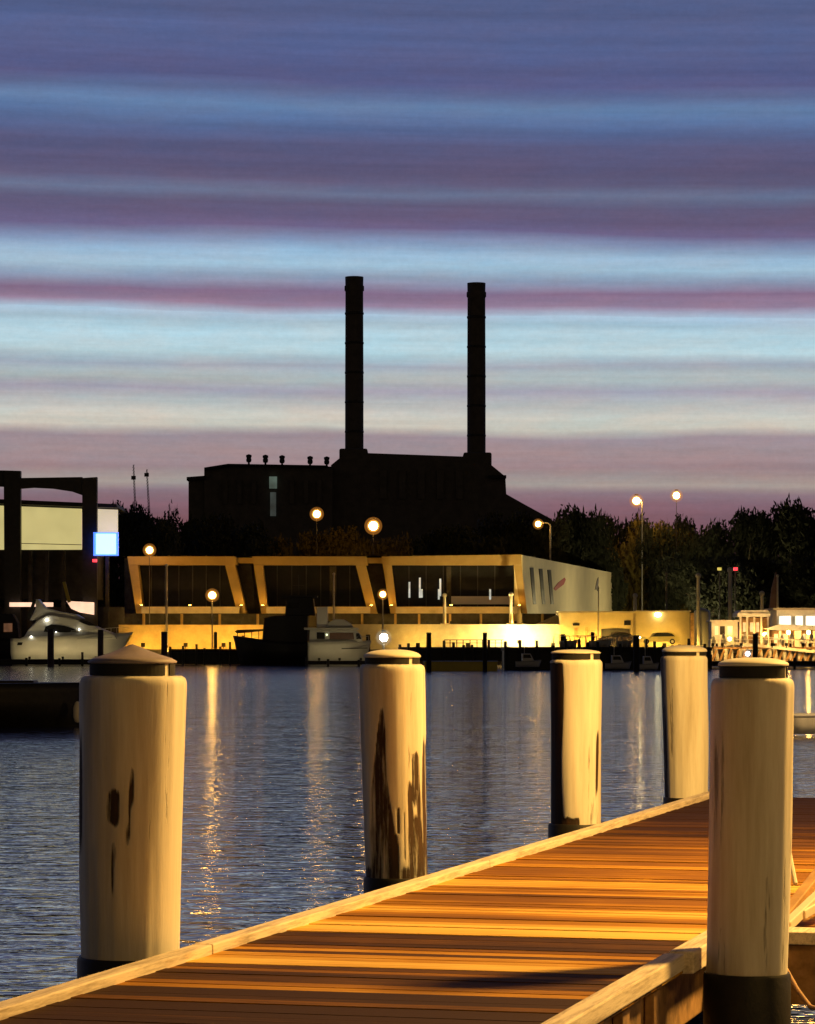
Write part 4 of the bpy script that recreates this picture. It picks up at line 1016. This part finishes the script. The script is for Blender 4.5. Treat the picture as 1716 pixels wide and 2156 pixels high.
mb = MB(); mb.ball(P(688, 1336, CD+.5), .10, 6); obj('cabin_lamp', mb, emit('cruiser_lamp', (.9, 1, .6), 2.0), fc)

# ------------------------------------------------------------------ lit restaurant at right
RD = 318
rs = thing('restaurant', 'brightly lit waterfront restaurant with glowing windows and verandas at the right edge', 'restaurant', (X(1640, RD), RD, 1.7))
def rp(n, x0, x1, y0, y1, m, dd=0, dep=0.4, bv=0.0): mb = MB(); mb.pbox(x0, x1, y0, y1, RD+dd, dep); return obj(n, mb, m, rs, bv)
rp('kiosk', 1498, 1553, 1309, 1362, M['whitepaint'], 1.5, 3)
rp('kiosk_roof', 1495, 1556, 1305, 1308.8, M['whitepaint'], 1.0, 4)
for a, b in ((1505, 1512), (1516, 1526), (1532, 1542)): rp('window', a, b, 1318, 1336, M['winwarm'] if a != 1516 else M['interior'], 1.4, 0.08)
rp('pavilion_roof', 1553, 1622, 1290, 1298, M['whitepaint'], 0.3, 5)
mb = MB(); mb.prism([(1553, 1290), (1560, 1285), (1616, 1284), (1622, 1290)], RD+.5, 4.6); obj('pavilion_ridge', mb, M['whitepaint'], rs)
for xs in (1557, 1571, 1586, 1601, 1615): rp('veranda_post', xs, xs+4, 1298.3, 1360, M['whitepaint'], 0.6, 0.2)
rp('pavilion_wall', 1556, 1620, 1300, 1360, M['orange_timber'], 4.0, 0.3)
for a, b in ((1564, 1570), (1579, 1586), (1592, 1598)): rp('window', a, b, 1310, 1330, M['winwarm'], 3.9, 0.08)
rp('upper_storey', 1635, 1790, 1284, 1326, M['whitepaint'], 1.0, 6)
rp('roof', 1628, 1800, 1279.5, 1283.7, M['concrete'], 0.2, 8)
for a, b in ((1641, 1665), (1675, 1690), (1697, 1722), (1730, 1745)): rp('window', a, b, 1297, 1321, M['winwhite'], 0.9, 0.08)
mb = MB(); mb.prism([(1612, 1323), (1640, 1314), (1800, 1320), (1800, 1325), (1640, 1327)], RD-1.5, 2.3); obj('awning', mb, M['whitepaint'], rs)
rp('lower_storey', 1625, 1790, 1327.3, 1362, M['orange_timber'], 2.5, 5)
for xs, w_ in ((1640, 5), (1655, 4), (1673, 14), (1698, 8), (1712, 5)): rp('lower_post', xs, xs+w_, 1327.5, 1366, M['whitepaint'], 0.2, 0.3)
for a, b in ((1630, 1638), (1646, 1654), (1662, 1670), (1690, 1696), (1707, 1711)): rp('window', a, b, 1334, 1354, M['winwarm'], 2.4, 0.08)
mb = MB(); mb.ball(P(1610, 1335, RD-.3), .2, 6); obj('porch_lamp', mb, M['bulb'], rs)
mb = MB(); mb.ball(P(1536, 1345, RD-.5), .2, 6); obj('porch_lamp', mb, M['bulb'], rs)
mb = MB(); mb.ball(P(1660, 1331, RD-.9), .2, 6); obj('porch_lamp', mb, M['bulb'], rs)
mb = MB(); mb.ball(P(1702, 1331, RD-.9), .2, 6); obj('porch_lamp', mb, M['bulb'], rs)
# lit timber boardwalk with raking posts
bw = thing('boardwalk', 'orange-lit timber boardwalk on raking white posts below the restaurant', 'boardwalk', (X(1650, 300), 300, 0))
mb = MB(); mb.pbox(1492, 1800, 1362, 1366, 300, 10); obj('deck', mb, M['orange_timber'], bw)
mb = MB(); mb.beam(P(1530, 1352, 299.6), P(1716, 1372, 298.4), .3, .28); obj('sloping_rail', mb, M['whitepaint'], bw)
mb = MB(); mb.beam(P(1560, 1336, 299.6), P(1720, 1352, 298.8), .14, .12); obj('sloping_rail', mb, M['whitepaint'], bw)
rnd = random.Random(5)
for k in range(15):
    x_ = 1497 + k*15.5
    mb = MB(); mb.tube(P(x_, 1400, 299.8), P(x_-6*(k % 2), 1366, 299.8), .22, n=8); obj('raking_post', mb, M['whitepaint'], bw)
    mb = MB(); mb.beam(P(x_+rnd.uniform(-4, 4), 1394, 299.5), P(x_+12, 1368, 299.5), .2, .2); obj('brace', mb, M['orange_timber'], bw)
    mb = MB(); mb.box(X(x_, 300)-.06, X(x_, 300)+.06, 299.8, 299.92, Z(1362, 300), Z(1345, 300)); obj('baluster', mb, M['whitepaint'], bw)
mb = MB(); mb.beam(P(1492, 1346, 300), P(1800, 1346, 300), .1, .1); obj('hand_rail', mb, M['whitepaint'], bw)
for xs, lab in ((1520, 'jetty light under the boardwalk below the mast'), (1625, 'jetty light under the boardwalk below the awning'), (1690, 'jetty light under the boardwalk near the right edge')):
    floodlight(X(xs, 296), 296, 2.2, emit('jetty_flood', (1, .55, .14), 420), 0.14, lab)  # added floods that brighten the boardwalk posts

for xs, lab in ((1510, 'lamp on the boardwalk in front of the kiosk'), (1548, 'lamp on the boardwalk left of the pavilion'), (1585, 'lamp on the boardwalk in front of the pavilion'), (1628, 'lamp on the boardwalk below the awning corner'), (1665, 'lamp on the boardwalk below the glowing windows'), (1705, 'lamp on the boardwalk at the right edge')):
    floodlight(X(xs, 311), 311, 2.1, emit('walk_flood', (1, .60, .22), 600), 0.17, lab, 'boardwalk lamps')  # lamp row added to brighten the restaurant front
for i_, (xs, hpx) in enumerate(((1502, 24), (1523, 28), (1548, 22), (1568, 30), (1592, 24), (1612, 29), (1646, 26), (1667, 31), (1689, 25), (1708, 30))):
    nm_ = ('at the left end of the boardwalk', 'left of the tall mast foot', 'right of the tall mast foot', 'below the pavilion left corner', 'above the small bluish lamp', 'below the pavilion right corner', 'below the awning corner', 'below the left glowing window', 'below the middle glowing window', 'below the rightmost glowing window')[i_]
    c = P(xs, 1362, 304); k = 304/F
    r_ = thing('closed_umbrella', 'closed pale patio umbrella ' + nm_, 'umbrella', c, 'closed umbrellas on the boardwalk')
    mb = MB(); mb.tube(c, c + Vector((0, 0, hpx*k)), 0.05, n=6); obj('pole', mb, M['pole'], r_)
    mb = MB(); mb.lathe(c, [(0.20, hpx*k*0.25), (0.26, hpx*k*0.5), (0.16, hpx*k*0.8), (0.03, hpx*k*1.02)], 10); obj('canopy', mb, M['whitepaint'], r_)
for xs, lab in ((1500, 'jetty light at the left end of the boardwalk'), (1560, 'jetty light below the pavilion left corner'), (1655, 'jetty light below the left glowing window'), (1718, 'jetty light just outside the right edge')):
    floodlight(X(xs, 296), 296, 2.2, emit('jetty_flood', (1, .55, .14), 420), 0.14, lab)  # further added floods for the front of the posts
def motorboat(x0, x1, yb, hpx, d, label):
    r_ = skiff(x0, x1, yb, hpx, d, M['gel'], label, 'motor_boat', 'motor boat', 'small motor boats by the long jetty')
    k = d/F; c0 = X(x0, d); L_ = (x1-x0)*k; z = Z(yb, d) + hpx*k*0.9
    def pp(n, pts, m, o, dp):
        mb = MB(); a = [Vector((c0+u*L_, d+o, z+v)) for u, v in pts]; b = [q + Vector((0, dp, 0)) for q in a]; n_ = len(a)
        mb.add(a+b, [tuple(range(n_)), tuple(range(2*n_-1, n_-1, -1))] + [(i, i+n_, (i+1) % n_+n_, (i+1) % n_) for i in range(n_)]); return obj(n, mb, m, r_, 0.03)
    pp('cabin', [(.25, -.1), (.25, .75), (.58, .75), (.72, .1), (.8, -.1)], M['gel'], 0.35, 1.2)
    pp('window', [(.30, .35), (.30, .65), (.56, .65), (.62, .35)], M['glass_dark'], 0.31, 0.03)
    mb = MB(); mb.tube((c0+.35*L_, d+.9, z+.7), (c0+.35*L_, d+.9, z+2.3), 0.04, n=6); obj('mast', mb, M['pole'], r_)
motorboat(1086, 1140, 1404, 12, 274, 'small pale motor boat right of the yellow pontoon')
motorboat(1275, 1330, 1408, 12, 270, 'small pale motor boat right of the third lit pile')
motorboat(1345, 1388, 1409, 11, 268, 'small pale motor boat left of the fourth lit pile')
for xs, d_, z_, lab in ((1362, 352.4, 1.9, 'quay light in front of the pale parked car'), (1415, 352.4, 1.9, 'quay light behind the fourth lit pile cap'), (1300, 352.4, 1.9, 'quay light in front of the dark parked car'),
                        (1470, 356.4, 1.9, 'quay light at the foot of the pole beside the round tank'), (1537, 338.6, 2.0, 'quay light at the foot of the tall orange-lit mast'), (351, 354.6, 1.9, 'quay light at the foot of the tall pale pole'), (1622, 343.4, 2.0, 'quay light at the foot of the flagpole by the furled sail')):
    floodlight(X(xs, d_), d_, z_, M['flood'], 0.15, lab)  # lights added to brighten the cars and the pole feet
jl = thing('jetty_lamp', 'lamp on a post lighting the white rounded dinghy outside the right edge', 'lamp post', (X(1800, 80), 80, 0), None)  # out-of-view lamp added to brighten the dinghy
mb = MB(); mb.tube((X(1800, 80), 80, -3), (X(1800, 80), 80, 3.4), 0.07, n=10); obj('post', mb, M['pole'], jl)
mb = MB(); mb.ball((X(1800, 80), 80, 3.6), 0.16); obj('bulb', mb, emit('jetty_bulb', (1, .62, .25), 900), jl)
# white dinghy right of the near pile
skiff(1672, 1900, 1546, 44, 84, M['whitepaint'], 'white rounded dinghy on the water right of the near-right pile', grp=None)

# ------------------------------------------------------------------ world
wd = bpy.data.worlds.new('World'); scene.world = wd; wd.use_nodes = True
nt = wd.node_tree; N = nt.nodes; L = nt.links; N.clear()
out = N.new('ShaderNodeOutputWorld')
tc = N.new('ShaderNodeTexCoord'); sx = N.new('ShaderNodeSeparateXYZ'); L.new(tc.outputs['Generated'], sx.inputs[0])
def mth(op, a, b=None, c=None):
    n = N.new('ShaderNodeMath'); n.operation = op
    for i, v in enumerate((a, b, c)):
        if v is None: continue
        if hasattr(v, 'is_output'): L.new(v, n.inputs[i])
        else: n.inputs[i].default_value = v
    return n.outputs[0]
x_, y_, z_ = sx.outputs
hor = mth('SQRT', mth('ADD', mth('MULTIPLY', x_, x_), mth('MULTIPLY', y_, y_)))
hor = mth('MAXIMUM', hor, 0.001)
v = mth('DIVIDE', z_, hor)
az = mth('DIVIDE', x_, hor)
tilt = mth('MULTIPLY_ADD', az, 0.115, 1.0)
v2 = mth('MULTIPLY', v, tilt)
cb_ = N.new('ShaderNodeCombineXYZ'); L.new(mth('MULTIPLY', az, 5.0), cb_.inputs[0]); L.new(mth('MULTIPLY', v, 30.0), cb_.inputs[1])
n1 = N.new('ShaderNodeTexNoise'); n1.inputs['Scale'].default_value = 1.4; n1.inputs['Detail'].default_value = 4
L.new(cb_.outputs[0], n1.inputs['Vector'])
wob = mth('MULTIPLY', mth('SUBTRACT', n1.outputs['Fac'], 0.5), 0.0075)
v3 = mth('ADD', v2, wob)
ypx = mth('MULTIPLY_ADD', v3, -F, HY)       # elevation expressed as reference rows
def s2l(c): return tuple(((q/255)/12.92 if q/255 <= 0.04045 else ((q/255+0.055)/1.055)**2.4) for q in c) + (1,)
ST = [(-6000, (8, 9, 14)), (-2400, (72, 84, 130)), (-400, (80, 94, 140)), (0, (80, 91, 132)), (100, (84, 95, 140)), (165, (83, 86, 130)), (192, (85, 90, 132)), (215, (98, 128, 168)), (238, (96, 122, 166)), (268, (82, 104, 150)),
      (292, (84, 87, 125)), (350, (87, 82, 116)), (384, (92, 88, 120)), (405, (102, 113, 144)), (430, (94, 88, 120)), (475, (98, 86, 120)), (500, (110, 104, 146)), (524, (144, 174, 206)), (556, (158, 190, 212)),
      (574, (158, 190, 214)), (600, (122, 116, 146)), (614, (126, 106, 136)), (636, (142, 102, 134)), (668, (168, 194, 216))]
ST2 = [(668, (168, 194, 216)), (684, (160, 188, 204)), (700, (174, 204, 218)), (744, (180, 208, 218)), (770, (160, 168, 182)), (785, (168, 180, 186)), (800, (172, 182, 184)), (824, (158, 156, 172)),
       (848, (182, 186, 188)), (880, (194, 194, 186)), (900, (198, 196, 186)), (920, (152, 138, 148)), (950, (156, 138, 144)), (985, (152, 130, 136)), (1005, (158, 144, 144)), (1020, (160, 150, 146)), (1040, (134, 114, 126)),
       (1065, (126, 96, 110)), (1110, (120, 84, 96)), (1351, (84, 56, 62))]
def ramp(st):
    a, b = st[0][0], st[-1][0]
    cr = N.new('ShaderNodeValToRGB'); e = cr.color_ramp.elements
    e[0].position = 0; e[0].color = s2l(st[0][1]); e[1].position = 1; e[1].color = s2l(st[-1][1])
    for y, c in st[1:-1]:
        q = e.new((y-a)/(b-a)); q.color = s2l(c)
    L.new(mth('DIVIDE', mth('SUBTRACT', ypx, float(a)), float(b-a)), cr.inputs['Fac']); return cr
r1 = ramp(ST); r2 = ramp(ST2)
mx = N.new('ShaderNodeMix'); mx.data_type = 'RGBA'
L.new(mth('GREATER_THAN', ypx, 664.0), mx.inputs['Factor']); L.new(r1.outputs[0], mx.inputs['A']); L.new(r2.outputs[0], mx.inputs['B'])
# fine cloud mottling
cb2 = N.new('ShaderNodeCombineXYZ'); L.new(mth('MULTIPLY', az, 60.0), cb2.inputs[0]); L.new(mth('MULTIPLY', v, 420.0), cb2.inputs[1])
n2 = N.new('ShaderNodeTexNoise'); n2.inputs['Scale'].default_value = 1.0; n2.inputs['Detail'].default_value = 8; n2.inputs['Roughness'].default_value = 0.75
L.new(cb2.outputs[0], n2.inputs['Vector'])
mot = mth('MULTIPLY_ADD', mth('SUBTRACT', n2.outputs['Fac'], 0.5), 0.30, 1.0)
# dusk: the sky behind the viewer is nearly dark
fr_ = N.new('ShaderNodeMapRange'); fr_.interpolation_type = 'SMOOTHSTEP'
fr_.inputs['From Min'].default_value = -0.1; fr_.inputs['From Max'].default_value = 0.85; fr_.inputs['To Min'].default_value = 0.05
L.new(mth('DIVIDE', y_, hor), fr_.inputs['Value'])
cb3 = N.new('ShaderNodeCombineXYZ'); L.new(mth('MULTIPLY', az, 22.0), cb3.inputs[0]); L.new(mth('MULTIPLY', v, 90.0), cb3.inputs[1])
n3 = N.new('ShaderNodeTexNoise'); n3.inputs['Scale'].default_value = 1.0; n3.inputs['Detail'].default_value = 7; n3.inputs['Roughness'].default_value = 0.7
L.new(cb3.outputs[0], n3.inputs['Vector'])
tint = N.new('ShaderNodeMix'); tint.data_type = 'RGBA'
tint.inputs['A'].default_value = (0.94, 1.01, 1.03, 1); tint.inputs['B'].default_value = (1.09, 0.99, 0.95, 1)
mrt = N.new('ShaderNodeMapRange'); mrt.inputs['From Min'].default_value = 0.36; mrt.inputs['From Max'].default_value = 0.64
L.new(n3.outputs['Fac'], mrt.inputs['Value']); L.new(mrt.outputs[0], tint.inputs['Factor'])
mul = N.new('ShaderNodeMix'); mul.data_type = 'RGBA'; mul.blend_type = 'MULTIPLY'; mul.inputs['Factor'].default_value = 1
L.new(mx.outputs['Result'], mul.inputs['A']); L.new(tint.outputs['Result'], mul.inputs['B'])
# warm city glow low in the sky behind the viewer
gz = N.new('ShaderNodeMapRange'); gz.inputs['From Min'].default_value = 0.6; gz.inputs['From Max'].default_value = -0.02; L.new(v, gz.inputs['Value'])
gy = N.new('ShaderNodeMapRange'); gy.inputs['From Min'].default_value = 0.0; gy.inputs['From Max'].default_value = -0.7
L.new(mth('DIVIDE', y_, hor), gy.inputs['Value'])
bgc = N.new('ShaderNodeBackground'); bgc.inputs['Color'].default_value = (1.0, 0.74, 0.36, 1)
L.new(mth('MULTIPLY', mth('MULTIPLY', gz.outputs[0], gy.outputs[0]), 0.12), bgc.inputs['Strength'])
bg = N.new('ShaderNodeBackground'); L.new(mul.outputs['Result'], bg.inputs['Color'])
cb5 = N.new('ShaderNodeCombineXYZ'); L.new(mth('MULTIPLY', az, 3.0), cb5.inputs[0]); L.new(mth('MULTIPLY', v2, 210.0), cb5.inputs[1])
n5 = N.new('ShaderNodeTexNoise'); n5.inputs['Scale'].default_value = 1.0; n5.inputs['Detail'].default_value = 3
L.new(cb5.outputs[0], n5.inputs['Vector'])
cb6 = N.new('ShaderNodeCombineXYZ'); L.new(mth('MULTIPLY', az, 420.0), cb6.inputs[0]); L.new(mth('MULTIPLY', v, 420.0), cb6.inputs[1])
n6 = N.new('ShaderNodeTexNoise'); n6.inputs['Scale'].default_value = 1.0; n6.inputs['Detail'].default_value = 4; n6.inputs['Roughness'].default_value = 0.8
L.new(cb6.outputs[0], n6.inputs['Vector'])
mot = mth('MULTIPLY', mot, mth('MULTIPLY_ADD', mth('SUBTRACT', n6.outputs['Fac'], 0.5), 0.22, 1.0))
stk = mth('MULTIPLY_ADD', mth('SUBTRACT', n5.outputs['Fac'], 0.5), 0.46, 1.0)
L.new(mth('MULTIPLY', mth('MULTIPLY', fr_.outputs[0], mot), stk), bg.inputs['Strength'])
sky = N.new('ShaderNodeTexSky'); sky.sky_type = 'NISHITA'; sky.sun_disc = False
sky.sun_elevation = R(-4); sky.sun_rotation = R(0)
bg2 = N.new('ShaderNodeBackground'); L.new(sky.outputs[0], bg2.inputs['Color']); bg2.inputs['Strength'].default_value = 0.05
ads = N.new('ShaderNodeAddShader'); L.new(bg.outputs[0], ads.inputs[0]); L.new(bg2.outputs[0], ads.inputs[1])
ads2 = N.new('ShaderNodeAddShader'); L.new(ads.outputs[0], ads2.inputs[0]); L.new(bgc.outputs[0], ads2.inputs[1])
L.new(ads2.outputs[0], out.inputs['Surface'])

# ------------------------------------------------------------------ camera
cam = bpy.data.cameras.new('camera'); co = bpy.data.objects.new('camera', cam); col.objects.link(co)
co.location = (0, 0, EYE); co.rotation_euler = (R(90), 0, 0)
cam.sensor_fit = 'VERTICAL'; cam.sensor_height = 24; cam.lens = 24*F/2155.4
cam.shift_y = (HY - 1077.7)/2155.4; cam.clip_start = 0.1; cam.clip_end = 12000
scene.camera = co
vs_ = scene.view_settings; vs_.view_transform = 'Standard'; vs_.look = 'None'; vs_.exposure = 0; vs_.gamma = 1
scene.cycles.use_light_tree = True
scene.cycles.max_bounces = 5
scene.cycles.sample_clamp_indirect = 3.0
scene.cycles.use_denoising = True
